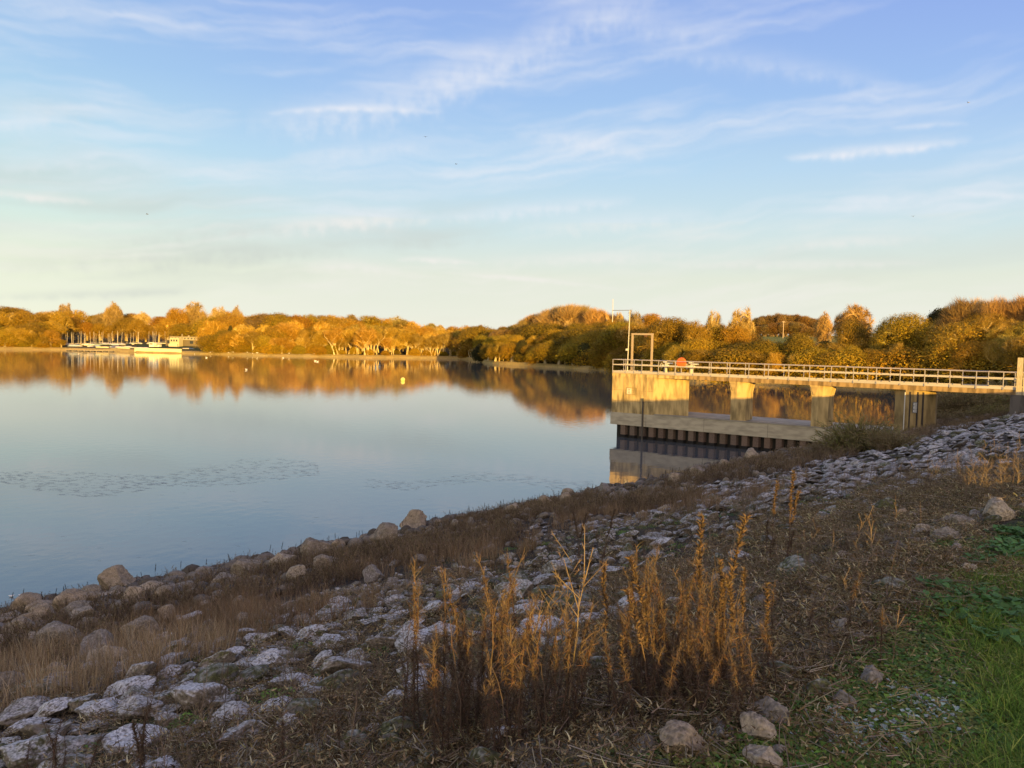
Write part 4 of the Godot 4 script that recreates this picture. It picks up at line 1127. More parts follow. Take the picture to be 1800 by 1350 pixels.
func tower() -> void:
	var streak := grain(31, 0.014, 0.62, 1.2)
	var conc := mat("concrete", Color.WHITE, 0.9, streak, Vector3(0.30, 0.07, 0.30), 0.3, false)
	var conc2 := mat("cast_concrete", Color.WHITE, 0.9, grain(32, 0.015, 0.82, 1.1), Vector3(0.10, 0.35, 0.10), 0.2, false)
	var steel := mat("galvanised_steel", Color.WHITE, 0.5, grain(33, 0.05, 0.8, 1.1), Vector3(1.5, 1.5, 1.5), 0.0, false)
	steel.metallic_specular = 0.5
	var rust := mat("rusty_steel", Color.WHITE, 0.85, grain(34, 0.04, 0.35, 1.3), Vector3(1.6, 0.9, 1.6), 1.0, false)
	var wood := mat("timber", Color.WHITE, 0.85, grain(35, 0.02, 0.7, 1.15), Vector3(3.0, 0.25, 3.0), 0.3, false)
	var cc := lin(0.52, 0.365, 0.155)
	# --- base: long sill on sheet piles
	var t := pthing("piled_sill", "long low concrete sill carrying tower and piers on rusty sheet piles", "sill", U(0, 0, 0))
	var off := -foot_here
	var mb := MB.new()
	ubox(mb, -0.55, 22.6, 1.03, 2.02, -5.2, 0.0, lin(0.44, 0.37, 0.25))
	obj("sill", mb.mesh(), conc2, t, off)
	mb = MB.new()
	ubox(mb, 3.3, 22.6, 2.02, 2.10, -0.55, 0.035, lin(0.30, 0.26, 0.19))
	obj("sill_lip", mb.mesh(), conc2, t, off)
	for k in [2.6, 7.4, 12.2, 17.0]:
		mb = MB.new()
		ubox(mb, k, k + 0.02, 1.04, 2.01, -0.01, 0.003, lin(0.12, 0.10, 0.07))
		obj("sill_joint", mb.mesh(), conc2, t, off)
	mb = MB.new()
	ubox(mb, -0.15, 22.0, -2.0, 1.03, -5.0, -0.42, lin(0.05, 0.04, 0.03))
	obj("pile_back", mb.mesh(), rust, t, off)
	for i in 23:
		var u := 0.25 + i * 0.83
		mb = MB.new()
		var col := vary(lin(0.22, 0.15, 0.105), 0.15)
		uprism(mb, [[u, -0.40], [u + 0.10, -0.08], [u + 0.50, -0.08], [u + 0.60, -0.40]], 0.24, 1.03, col)
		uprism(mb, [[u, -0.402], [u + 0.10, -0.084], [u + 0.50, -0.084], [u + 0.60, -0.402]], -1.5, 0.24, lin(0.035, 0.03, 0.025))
		obj("sheet_pile", mb.mesh(), rust, t, off)
	# --- tower
	t = pthing("intake_tower", "square concrete intake tower at the water end of the walkway", "tower", U(0, 2.02, 0))
	off = -foot_here
	mb = MB.new()
	uprism(mb, [[-0.5, -0.06], [3.15, -0.06], [5.82, -0.80], [4.0, -5.1], [-0.5, -5.1]], 2.02, 4.97, cc)
	obj("tower_wall", mb.mesh(), conc, t, off)
	mb = MB.new()
	uprism(mb, [[-0.52, -0.04], [6.1, -0.04], [6.1, -2.0], [4.1, -5.12], [-0.52, -5.12]], 4.97, 5.2, cc * 1.05)
	obj("tower_cap", mb.mesh(), conc, t, off)
	for k in [[0.55, 0.62], [2.55, 2.62]]:
		mb = MB.new()
		ubox(mb, k[0], k[1], 2.1, 4.95, -0.07, -0.035, cc * 0.85)
		obj("wall_rib", mb.mesh(), conc, t, off)
	for k in [[-0.5, 3.14, 3.86], [-0.5, 3.14, 2.98]]:        # pour lines and the dark line that the water leaves
		mb = MB.new()
		ubox(mb, k[0], k[1], k[2], k[2] + 0.018, -0.07, -0.057, cc * 0.45)
		obj("pour_line", mb.mesh(), conc2, t, off)
	for k in [1.35, 2.05]:
		mb = MB.new()
		ubox(mb, k, k + 0.014, 2.03, 4.96, -0.07, -0.0575, cc * 0.5)
		obj("shutter_line", mb.mesh(), conc2, t, off)
	mb = MB.new()   # inscribed plate
	ubox(mb, 0.80, 1.72, 3.52, 3.56, -0.07, -0.03, cc * 0.6); ubox(mb, 0.80, 1.72, 4.06, 4.10, -0.07, -0.03, cc * 0.6)
	ubox(mb, 0.80, 0.84, 3.56, 4.06, -0.07, -0.03, cc * 0.6); ubox(mb, 1.68, 1.72, 3.56, 4.06, -0.07, -0.03, cc * 0.6)
	obj("plate_frame", mb.mesh(), conc2, t, off)
	mb = MB.new()
	ubox(mb, 0.84, 1.25, 3.56, 4.06, -0.07, -0.045, lin(0.6, 0.52, 0.36))
	var pl := obj("plate", mb.mesh(), conc2, t, off)
	mb = MB.new()
	for k in 3: ubox(mb, 0.95, 1.12, 3.66 + k * 0.13, 3.70 + k * 0.13, -0.05, -0.04, lin(0.12, 0.10, 0.08))
	obj("plate_mark", mb.mesh(), conc2, pl)
	mb = MB.new()
	mb.bar(U(2.34, -0.6, 0.06), U(2.34, 3.3, 0.06), 0.07, 0.07, 8, lin(0.13, 0.11, 0.085))
	obj("drain_pipe", mb.mesh(), rust, t, off)
	mb = MB.new()
	ubox(mb, 2.35, 2.62, 1.3, 5.1, 0.0, 0.0, cc)
	# --- piers
	for k in [[9.35, "left of the two slender piers under the walkway"], [15.1, "right of the two slender piers under the walkway"]]:
		var u: float = k[0]
		t = pthing("bridge_pier", "slender flared concrete pier, " + k[1], "pier", U(u + 0.6, 2.02, -0.8), "slender piers under the walkway")
		off = -foot_here
		mb = MB.new()
		uprism(mb, [[u + 0.05, -0.03], [u + 0.50, -0.03], [u + 1.12, -0.26], [u + 1.12, -1.9], [u + 0.05, -1.9]], 2.10, 4.2, cc * 0.92)
		obj("shaft", mb.mesh(), conc, t, off)
		mb = MB.new()   # flared head
		var lo := [[u + 0.05, -0.03], [u + 0.50, -0.03], [u + 1.12, -0.26], [u + 1.12, -1.9], [u + 0.05, -1.9]]
		var hi := [[u - 0.10, -0.02], [u + 0.50, -0.02], [u + 1.30, -0.30], [u + 1.30, -1.9], [u - 0.10, -1.9]]
		for i in 5:
			var j := (i + 1) % 5
			mb.quad(U(lo[i][0], 4.2, lo[i][1]), U(hi[i][0], 4.97, hi[i][1]), U(hi[j][0], 4.97, hi[j][1]), U(lo[j][0], 4.2, lo[j][1]), cc)
		obj("flared_head", mb.mesh(), conc, t, off)
		mb = MB.new()  # darker patch laid over the near face of the head
		mb.quad(U(u - 0.06, 4.9, 0.0), U(u + 0.42, 4.9, 0.0), U(u + 0.36, 4.55, 0.01), U(u + 0.18, 4.3, 0.01), cc * 0.8)
		mb.tri(U(u - 0.06, 4.9, 0.0), U(u + 0.18, 4.3, 0.01), U(u + 0.1, 4.3, -0.03), cc * 0.7)
		obj("darker_patch", mb.mesh(), conc2, t, off)
	# --- last pier, faceted, with gauge board and pipe
	t = pthing("end_pier", "broad faceted concrete pier with a gauge board at the dam end of the walkway", "pier", U(21.3, 1.2, -1.0))
	off = -foot_here
	mb = MB.new()
	uprism(mb, [[20.35, -0.45], [21.02, -0.02], [21.5, -0.02], [22.2, -0.40], [22.65, -1.2], [22.65, -2.2], [20.35, -2.2]], 1.0, 4.97, cc * 0.66)
	obj("pier_wall", mb.mesh(), conc, t, off)
	for k in [[21.30, -0.02, 0.05], [21.72, -0.14, 0.06], [22.02, -0.30, 0.06]]:
		mb = MB.new()
		mb.bar(U(k[0], 1.2, k[1] + 0.0), U(k[0], 4.85, k[1] + 0.0), k[2], k[2], 6, lin(0.06, 0.05, 0.04))
		obj("groove_strip", mb.mesh(), conc, t, off)
	mb = MB.new()
	mb.bar(U(21.0, 2.1, 0.06), U(21.0, 4.8, 0.06), 0.035, 0.035, 8, lin(0.6, 0.55, 0.45))
	obj("pipe", mb.mesh(), steel, t, off)
	mb = MB.new()
	var g0 := U(21.62, 3.84, -0.075 + 0.03)
	var gx := (U(22.2, 0, -0.40) - U(21.5, 0, -0.02)).normalized()
	var gn := gx.cross(Vector3.UP)
	if gn.dot(AV) < 0.0: gn = -gn
	mb.box(g0, gx * 0.17, Vector3(0, 0.36, 0), gn * 0.012, lin(0.12, 0.115, 0.11))
	var gb := obj("gauge_board", mb.mesh(), steel, t, off)
	for k in 3:
		mb = MB.new()
		var c0 := g0 + Vector3(0, 0.22 - k * 0.22, 0) + gn * 0.02
		mb.box(c0 - gx * 0.10, gx * 0.018, Vector3(0, 0.08, 0), gn * 0.006, lin(0.7, 0.68, 0.62))
		for j in 3: mb.box(c0 + gx * 0.0 + Vector3(0, 0.07 - j * 0.07, 0), gx * 0.082, Vector3(0, 0.015, 0), gn * 0.007, lin(0.7, 0.68, 0.62))
		obj("gauge_mark", mb.mesh(), steel, gb)
	# --- walkway
	t = pthing("walkway", "long narrow concrete walkway with steel railings from the dam to the intake tower", "footbridge", U(13, 5.28, -0.95))
	off = -foot_here
	var spans := [[-0.45, 9.9], [9.92, 15.6], [15.62, 21.3], [21.32, 36.0]]
	for sp in spans:
		mb = MB.new()
		ubox(mb, maxf(sp[0], 6.12) if sp[0] < 0.0 else sp[0], sp[1], 4.972, 5.28, -0.35, -0.005, lin(0.34, 0.22, 0.10))
		obj("edge_beam", mb.mesh(), conc, t, off)
		mb = MB.new()
		ubox(mb, maxf(sp[0], 6.12) if sp[0] < 0.0 else sp[0], sp[1], 4.972, 5.28, -1.9, -1.55, lin(0.36, 0.28, 0.18))
		obj("edge_beam", mb.mesh(), conc, t, off)
	mb = MB.new()
	ubox(mb, -0.50, 6.118, 5.2, 5.28, -1.9, -0.005, lin(0.42, 0.33, 0.2))
	ubox(mb, 6.122, 36.0, 5.16, 5.30, -1.545, -0.355, lin(0.3, 0.26, 0.19))
	obj("deck", mb.mesh(), conc2, t, off)
	var sc := lin(0.40, 0.36, 0.34); var pale := lin(0.48, 0.42, 0.34)
	for side in 2:
		var v := 0.03 if side == 0 else -1.93
		var posts := []
		for i in 27: posts.append(0.72 + i * 1.424 + (0.0 if side == 0 else 0.55) - (1.2 if i == 0 else 0.0))
		posts[0] = -0.45
		if side == 0: posts.insert(1, 0.72); posts.insert(2, 1.45)
		for i in posts.size():
			mb = MB.new()
			ubox(mb, posts[i] - 0.024, posts[i] + 0.024, 5.24, 6.31, v - 0.012, v + 0.012, sc)
			obj("post", mb.mesh(), steel, t, off)
			if i < posts.size() - 1:
				mb = MB.new()
				ubox(mb, posts[i] + 0.035, posts[i + 1] - 0.035 - (0.0 if i % 3 else 0.05), 5.285, 5.44, v - 0.03 - (0.012 if side == 0 else -0.012), v - 0.018 - (0.012 if side == 0 else -0.012), vary(pale, 0.08))
				obj("toe_board", mb.mesh(), steel, t, off)
				mb = MB.new()
				ubox(mb, posts[i], posts[i + 1], 5.885, 5.965, v - 0.05, v - 0.014, vary(pale, 0.06))
				obj("middle_rail", mb.mesh(), steel, t, off)
		mb = MB.new()
		mb.bar(U(-0.48, 6.33, v), U(36.0, 6.33, v), 0.021, 0.021, 8, lin(0.40, 0.35, 0.34))
		obj("top_rail", mb.mesh(), steel, t, off)
	mb = MB.new()
	for y in [5.4, 5.92, 6.33]: mb.bar(U(-0.46, y, 0.0), U(-0.46, y, -1.9), 0.026, 0.026, 6, sc)
	obj("end_rail", mb.mesh(), steel, t, off)
	# --- abutment and timber gate at the dam end
	t = pthing("abutment", "dark lichen-spotted concrete abutment under the dam end of the walkway", "abutment", U(30, 2.0, -1.0))
	off = -foot_here
	mb = MB.new()
	ubox(mb, 26.75, 36.0, 1.5, 4.968, -2.4, 0.12, lin(0.12, 0.105, 0.09))
	obj("abutment_wall", mb.mesh(), conc, t, off)
	mb = MB.new()
	rng.seed = 12
	for i in 26:
		var c := U(rf(26.9, 30.0), rf(2.8, 4.9), 0.124)
		var r := rf(0.02, 0.06)
		mb.box(c, AX * r, Vector3(0, r * rf(0.6, 1.0), 0), AV * 0.005, lin(0.5, 0.48, 0.42))
	tag(obj("lichen", mb.mesh(), conc2, t, off), "", "", "", "stuff")
	t = pthing("timber_gatepost", "pale timber gate screen standing at the right edge over the walkway", "gatepost", U(27.3, 5.0, 0.1))
	off = -foot_here
	for k in [[27.02, 0.0, 0.30], [27.36, 0.05, 0.30], [27.70, 0.0, 0.30], [28.04, 0.05, 0.3]]:
		mb = MB.new()
		ubox(mb, k[0], k[0] + k[2], 4.98, 7.25 - k[1], 0.075, 0.115, vary(lin(0.55, 0.44, 0.27), 0.1))
		obj("board", mb.mesh(), wood, t, off)
	mb = MB.new()
	ubox(mb, 27.0, 28.4, 6.9, 7.0, 0.03, 0.073, lin(0.4, 0.32, 0.2)); ubox(mb, 27.0, 28.4, 5.6, 5.7, 0.05, 0.073, lin(0.4, 0.32, 0.2))
	obj("cross_bar", mb.mesh(), wood, t, off)
	# --- gantry, mast, lifebuoy, instruments on the tower
	t = pthing("hoist_gantry", "square steel hoist frame standing on the intake tower", "gantry", U(1.6, 5.28, -0.9))
	off = -foot_here
	var gc := lin(0.42, 0.31, 0.19)
	for u in [0.78, 2.52]:
		mb = MB.new()
		ubox(mb, u - 0.07, u + 0.07, 5.2, 8.36, -0.92, -0.86, gc); ubox(mb, u - 0.07, u + 0.07, 5.2, 8.36, -1.0, -0.94, gc * 0.8); ubox(mb, u - 0.03, u + 0.03, 5.2, 8.36, -0.94, -0.92, gc)
		obj("upright", mb.mesh(), steel, t, off)
	mb = MB.new()
	ubox(mb, 0.70, 2.60, 8.36, 8.50, -1.0, -0.86, gc)
	obj("lintel", mb.mesh(), steel, t, off)
	mb = MB.new()
	ubox(mb, 1.85, 2.05, 8.20, 8.358, -0.98, -0.88, lin(0.2, 0.1, 0.05))
	obj("hoist_trolley", mb.mesh(), rust, t, off)
	t = pthing("weather_mast", "thin pale mast with a horizontal arm and whip aerial on the tower", "mast", U(0.48, 5.28, -0.7))
	off = -foot_here
	mb = MB.new()
	mb.bar(U(0.50, 5.2, -0.7), U(0.58, 10.38, -0.7), 0.04, 0.03, 6, lin(0.62, 0.55, 0.44))
	obj("mast_pole", mb.mesh(), steel, t, off)
	mb = MB.new()
	mb.bar(U(0.70, 10.36, -0.7), U(-1.03, 10.36, -0.7), 0.025, 0.025, 6, lin(0.16, 0.14, 0.10), true)
	obj("arm", mb.mesh(), steel, t, off)
	mb = MB.new()
	mb.bar(U(-0.98, 9.4, -0.7), U(-0.98, 11.3, -0.7), 0.03, 0.02, 6, lin(0.66, 0.58, 0.46), true)
	obj("aerial", mb.mesh(), steel, t, off)
	mb = MB.new()
	mb.box(U(0.42, 7.15, -0.66), AX * 0.07, Vector3(0, 0.08, 0), AV * 0.05, lin(0.7, 0.66, 0.55))
	obj("sensor", mb.mesh(), steel, t, off)
	t = pthing("lifebuoy_housing", "round orange lifebuoy housing hung on the walkway railing", "lifebuoy", U(5.25, 6.3, -0.4))
	off = -foot_here
	mb = MB.new()
	var q := U(5.25, 6.24, -0.45)
	var ring := 20
	var orange := lin(0.85, 0.13, 0.03)
	for i in ring:
		var a0 := TAU * i / ring; var a1 := TAU * (i + 1) / ring
		var e0 := AX * cos(a0) * 0.40 + Vector3(0, sin(a0) * 0.40, 0); var e1 := AX * cos(a1) * 0.40 + Vector3(0, sin(a1) * 0.40, 0)
		mb.quad(q + e0, q + e1, q + e1 * 0.85 + AV * 0.09, q + e0 * 0.85 + AV * 0.09, orange)
		mb.tri(q + AV * 0.10, q + e0 * 0.85 + AV * 0.09, q + e1 * 0.85 + AV * 0.09, orange)
		mb.tri(q, q + e1, q + e0, orange)
	obj("cover", mb.mesh(), mat("orange_plastic", Color.WHITE, 0.5), t, off)
	mb = MB.new()
	ubox(mb, 5.22, 5.28, 5.28, 6.2, -0.52, -0.47, sc)
	obj("stand", mb.mesh(), steel, t, off)
	for k in [[3.72, "left"], [5.85, "right"]]:
		var u: float = k[0]
		t = pthing("valve_gear", "pale valve headstock on the tower deck, %s of the orange lifebuoy housing" % k[1], "valve", U(u, 5.28, -1.0))
		off = -foot_here
		mb = MB.new()
		mb.bar(U(u, 5.28, -1.0), U(u, 5.85, -1.0), 0.16, 0.12, 8, lin(0.5, 0.43, 0.3), true)
		obj("pedestal", mb.mesh(), steel, t, off)
		mb = MB.new()
		ubox(mb, u - 0.28, u + 0.28, 5.86, 6.02, -1.12, -0.88, lin(0.72, 0.66, 0.5)); ubox(mb, u + 0.1, u + 0.6, 6.1, 6.2, -1.05, -0.95, lin(0.72, 0.66, 0.5)); ubox(mb, u - 0.2, u + 0.05, 6.16, 6.28, -1.06, -0.94, lin(0.72, 0.66, 0.5)); ubox(mb, u - 0.05, u + 0.15, 6.02, 6.16, -1.05, -0.95, lin(0.5, 0.45, 0.35))
		obj("gearbox", mb.mesh(), steel, t, off)
		mb = MB.new()
		for i in 10:
			var a0 := TAU * i / 10; var a1 := TAU * (i + 1) / 10
			mb.bar(U(u - 0.35, 5.95, -1.0) + AV * cos(a0) * 0.2 + Vector3(0, sin(a0) * 0.2, 0), U(u - 0.35, 5.95, -1.0) + AV * cos(a1) * 0.2 + Vector3(0, sin(a1) * 0.2, 0), 0.02, 0.02, 4, lin(0.7, 0.62, 0.5))
		obj("handwheel", mb.mesh(), steel, t, off)

# ---------------------------------------------------------------- boat club on the far shore
func club() -> void:
	var paint := mat("painted_wall", Color.WHITE, 0.8, grain(41, 0.03, 0.88, 1.06), Vector3(0.3, 0.3, 0.3))
	var gel := mat("boat_gloss", Color.WHITE, 0.35)
	var glass := mat("window_glass", lin(0.03, 0.035, 0.04), 0.15, null, Vector3.ONE, 0.0, true, false)
	var off_white := lin(0.36, 0.31, 0.21)
	var at := func(px: float, py: float, e: float) -> Vector3:
		var p := on_land(px, e)
		p.y = level_at(px, py, Vector2(p.x, p.z).length())
		return p
	var across := (on_land(330, 10) - on_land(300, 10)).normalized()
	across.y = 0.0
	var back := Vector3(across.z, 0, -across.x)
	if back.dot(on_land(300, 10)) < 0.0: back = -back
	# walls along the water
	for w in [[237, 319, 612.5, 1.0, "long pale sea wall below the clubhouse", 0.5], [206, 228, 610.5, 6.0, "short pale wall in the middle of the boat park's edge", 1.0], [169, 191, 609.5, 8.0, "pale wall left of the slipway", 1.0]]:
		var a: Vector3 = at.call(w[0], w[2], w[3]); var b: Vector3 = at.call(w[1], w[2] + 0.4, w[3])
		var t := thing("sea_wall", w[4], "wall", a.lerp(b, 0.5) * Vector3(1, 0, 1))
		var dx := (b - a) * Vector3(1, 0, 1)
		var mb := MB.new()
		var top := (a.y + b.y) * 0.5
		mb.box(Vector3(0, (top - 0.6) * 0.5, 0), dx * 0.5, Vector3(0, (top + 0.6) * 0.5, 0), back * 0.25, lin(0.72, 0.62, 0.36))
		obj("wall_face", mb.mesh(), paint, t)
		mb = MB.new()
		mb.box(Vector3(0, top + 0.05, 0), dx * 0.502, Vector3(0, 0.05, 0), back * 0.32, lin(0.6, 0.52, 0.34))
		obj("coping", mb.mesh(), paint, t)
	var sa := on_land(200, 4.0); var sb := on_land(206, 26.0)
	var mb := MB.new()
	mb.box(Vector3(0, 0, 0), across * 1.6, Vector3(0, 0.15, 0), (sb - sa) * 0.55, lin(0.3, 0.25, 0.18))
	tag(obj("slipway", mb.mesh(), paint, null, sa.lerp(sb, 0.5) + Vector3(0, 0.25, 0)), "grey slipway running down between the pale walls", "", "", "structure")
	# pontoon
	var pa := hit(118, 616.5); var pb := hit(200, 618.6)
	var t := thing("pontoon", "long low grey pontoon floating before the boat park", "pontoon", pa.lerp(pb, 0.5))
	mb = MB.new()
	mb.box(Vector3(0, 0.35, 0), (pb - pa) * 0.5, Vector3(0, 0.05, 0), back * 0.9, lin(0.45, 0.38, 0.28))
	obj("decking", mb.mesh(), paint, t)
	for i in 8:
		mb = MB.new()
		mb.box((pb - pa) * (-0.46 + i * 0.131) + Vector3(0, 0.1, 0), (pb - pa).normalized() * 0.8, Vector3(0, 0.195, 0), back * 0.7, lin(0.08, 0.07, 0.06))
		obj("float", mb.mesh(), paint, t)
	# clubhouse: long upper storey on a lower one, a tower room in front
	var o := on_land(322, 30.0)
	t = thing("clubhouse", "long pale two-storey sailing clubhouse with balcony and front tower room", "building", o)
	var m := 0.262   # metres to a picture point there
	var bx := func(x0: float, x1: float, y0: float, y1: float, d0: float, d1: float, col: Color) -> ArrayMesh:
		var k := MB.new()
		k.box(across * (x0 + x1) * 0.5 + Vector3(0, (y0 + y1) * 0.5, 0) - back * (d0 + d1) * 0.5, across * (x1 - x0) * 0.5, Vector3(0, (y1 - y0) * 0.5, 0), back * (d1 - d0) * 0.5, col)
		return k.mesh()
	var gy := o.y
	var Y := func(py: float) -> float: return level_at(322, py, Vector2(o.x, o.z).length()) - gy
	obj("lower_storey", bx.call(-34 * m, 36 * m, -2.0, Y.call(597.5), -5.0, 0.0, lin(0.15, 0.12, 0.08)), paint, t)  # dark brown puts the shade of the lower floor into its colour
	var up := obj("upper_storey", bx.call(-27 * m, 38 * m, Y.call(597.4), Y.call(592.5), -5.0, -0.9, off_white), paint, t)
	obj("roof", bx.call(-28 * m, 39 * m, Y.call(592.4), Y.call(591.4), -5.3, -0.5, lin(0.24, 0.20, 0.15)), paint, t)
	obj("balcony", bx.call(-30 * m, 30 * m, Y.call(597.4) + 0.02, Y.call(596.8), -0.88, 0.5, lin(0.6, 0.5, 0.35)), paint, t)
	for i in 9: obj("balcony_post", bx.call((-29 + i * 7) * m, (-29 + i * 7) * m + 0.08, Y.call(596.8), Y.call(594.6), 0.38, 0.46, lin(0.6, 0.52, 0.38)), paint, t)
	obj("balcony_rail", bx.call(-30 * m, 30 * m, Y.call(594.6), Y.call(594.3), 0.37, 0.47, lin(0.6, 0.52, 0.38)), paint, t)
	for i in 10: obj("window", bx.call((-25 + i * 6.2) * m, (-25 + i * 6.2) * m + 0.95, Y.call(596.2), Y.call(593.6), -0.92, -0.86, Color.WHITE), glass, t)
	for i in 6:
		if i == 2 or i == 3: continue
		obj("doorway", bx.call((-31 + i * 11.0) * m, (-31 + i * 11.0) * m + 1.6, Y.call(604.0), Y.call(599.0), -0.02, 0.03, Color.WHITE), glass, t)
	obj("tower_room", bx.call(-17 * m, 1 * m, -3.0, Y.call(594.5), 0.52, 3.6, lin(0.48, 0.42, 0.26)), paint, t)
	for i in 3: obj("window", bx.call((-15 + i * 5) * m, (-15 + i * 5) * m + 0.7, Y.call(600.5), Y.call(597.0), 3.58, 3.63, Color.WHITE), glass, t)
	obj("start_box", bx.call(-17.2 * m, -0.8 * m, -3.0, Y.call(604.5), 3.62, 4.4, lin(0.55, 0.49, 0.34)), paint, t)
	obj("mast_stub", bx.call(-7 * m, -7 * m + 0.15, Y.call(591.3), Y.call(587.0), -2.0, -1.85, lin(0.6, 0.52, 0.38)), paint, t)
	obj("chimney", bx.call(3 * m, 3 * m + 0.6, Y.call(591.3), Y.call(589.8), -3.0, -2.4, lin(0.5, 0.4, 0.28)), paint, t)
	# flagpole with a yard
	var f := on_land(358, 28.0)
	var dist := Vector2(f.x, f.z).length()
	t = thing("flagpole", "pale flagpole with a crossed yard at the clubhouse's right end", "flagpole", f)
	mb = MB.new()
	mb.bar(Vector3.ZERO, Vector3(0, level_at(358, 577, dist) - f.y, 0), 0.12, 0.07, 6, lin(0.6, 0.52, 0.4))
	obj("pole", mb.mesh(), paint, t)
	mb = MB.new()
	var yy := level_at(358, 584.5, dist) - f.y
	mb.bar(Vector3(0, yy, 0) - across * 1.1, Vector3(0, yy, 0) + across * 1.1, 0.06, 0.06, 6, lin(0.6, 0.52, 0.4))
	obj("yard", mb.mesh(), paint, t)
	# caravan-like van by the grass, and a low shed
	for k in [[268.5, 16.0, "white van parked on the grass left of the clubhouse"], [277.5, 17.0, "low white trailer right of the parked white van"]]:
		var p := on_land(k[0], k[1])
		t = thing("white_van" if k[0] < 270 else "trailer", k[2], "van" if k[0] < 270 else "trailer", p, atan2(-across.z, across.x))
		mb = MB.new()
		var hh := 1.9 if k[0] < 270 else 0.9
		mb.box(Vector3(0, 0.35 + hh * 0.5, 0), Vector3(1.2, 0, 0), Vector3(0, hh * 0.5, 0), Vector3(0, 0, 0.85), lin(0.75, 0.68, 0.52))
		obj("body", mb.mesh(), gel, t)
		mb = MB.new()
		mb.box(Vector3(-0.2, 0.35 + hh * 0.68, 0), Vector3(0.8, 0, 0), Vector3(0, hh * 0.14, 0), Vector3(0, 0, 0.856), Color.WHITE)
		obj("window", mb.mesh(), glass, t)
		for x in [-0.75, 0.75]:
			for z in [-0.7, 0.7]:
				mb = MB.new()
				mb.bar(Vector3(x, 0.34, z - 0.1), Vector3(x, 0.34, z + 0.1), 0.34, 0.34, 10, lin(0.03, 0.03, 0.03), true)
				obj("wheel", mb.mesh(), gel, t)
	# house behind
	var hp := on_land(203, 205.0)
	t = thing("white_house", "small white-roofed house among the trees above the boat park", "house", hp, 0.4)
	var d2 := Vector2(hp.x, hp.z).length()
	var base := level_at(203, 568, d2) - hp.y
	var roof := level_at(203, 559.5, d2) - hp.y
	mb = MB.new(); mb.box(Vector3(0, (base + 1.6) * 0.5, 0), Vector3(2.6, 0, 0), Vector3(0, (base + 1.6) * 0.5, 0), Vector3(0, 0, 2.2), lin(0.35, 0.28, 0.2))
	obj("wall", mb.mesh(), paint, t)
	mb = MB.new()
	for s in [-1, 1]: mb.quad(Vector3(-2.9, base + 1.4, 2.5 * s), Vector3(2.9, base + 1.4, 2.5 * s), Vector3(2.9, roof, 0), Vector3(-2.9, roof, 0), lin(0.85, 0.78, 0.66))
	for s in [-1, 1]: mb.tri(Vector3(2.58 * s, base + 1.5, -2.2), Vector3(2.58 * s, base + 1.5, 2.2), Vector3(2.58 * s, roof - 0.1, 0), lin(0.4, 0.32, 0.22))
	obj("roof", mb.mesh(), paint, t)
	mb = MB.new(); mb.box(Vector3(-0.6, base + 0.6, 2.2), Vector3(0.5, 0, 0), Vector3(0, 0.5, 0), Vector3(0, 0, 0.04), Color.WHITE)
	obj("window", mb.mesh(), glass, t)
	# dinghies with their masts
	var hull := MB.new()
	var sec := []
	for i in 7:
		var x := -2.1 + i * 0.7
		var wd: float = [0.55, 0.68, 0.74, 0.74, 0.64, 0.42, 0.05][i]
		var kl: float = [0.10, 0.04, 0.0, 0.0, 0.04, 0.14, 0.34][i]
		sec.append([Vector3(x, 0.62, -wd), Vector3(x, 0.30 + kl * 0.5, -wd * 0.8), Vector3(x, 0.12 + kl, 0), Vector3(x, 0.30 + kl * 0.5, wd * 0.8), Vector3(x, 0.62, wd)])
	for i in 6:
		for j in 4: hull.quad(sec[i][j], sec[i + 1][j], sec[i + 1][j + 1], sec[i][j + 1], Color.WHITE)
	for j in range(1, 4): hull.tri(sec[0][0], sec[0][j], sec[0][j + 1], Color.WHITE)
	var cov := MB.new()
	for i in 6:
		for s in [-1, 1]:
			var a: Vector3 = sec[i][4 if s > 0 else 0]; var b: Vector3 = sec[i + 1][4 if s > 0 else 0]
			cov.quad(a, b, Vector3(b.x, 0.86, 0), Vector3(a.x, 0.86, 0), Color.WHITE)
	var hm := hull.mesh(); var cm := cov.mesh()
	var mast_mb := MB.new()
	mast_mb.bar(Vector3(0.7, 0.4, 0), Vector3(0.6, 6.3, 0), 0.05, 0.035, 5, lin(0.66, 0.56, 0.42), true)
	var mm := mast_mb.mesh()
	var boom_mb := MB.new()
	boom_mb.bar(Vector3(0.66, 1.15, 0), Vector3(-1.9, 1.0, 0), 0.05, 0.04, 5, lin(0.6, 0.5, 0.38), true)
	var bm := boom_mb.mesh()
	var tr_mb := MB.new()
	for x in [-1.0, 0.9]:
		tr_mb.bar(Vector3(x, 0.02, -0.5), Vector3(x, 0.34, 0), 0.04, 0.04, 4, lin(0.15, 0.13, 0.1)); tr_mb.bar(Vector3(x, 0.02, 0.5), Vector3(x, 0.34, 0), 0.04, 0.04, 4, lin(0.15, 0.13, 0.1))
	var tm := tr_mb.mesh()
	var hulls := [["white", lin(0.60, 0.54, 0.44)], ["cream", lin(0.42, 0.35, 0.24)], ["pale blue", lin(0.36, 0.42, 0.48)], ["dark blue", lin(0.05, 0.07, 0.13)]]
	var covers := [["grey", lin(0.33, 0.32, 0.30)], ["blue", lin(0.12, 0.17, 0.28)], ["white", lin(0.7, 0.64, 0.52)], ["dark green", lin(0.05, 0.08, 0.05)]]
	for h in hulls: mat("hull_" + h[0], h[1], 0.35, null, Vector3.ONE, 0.0, true, false)
	for h in covers: mat("cover_" + h[0], h[1], 0.8, null, Vector3.ONE, 0.0, true, false)
	rng.seed = 606
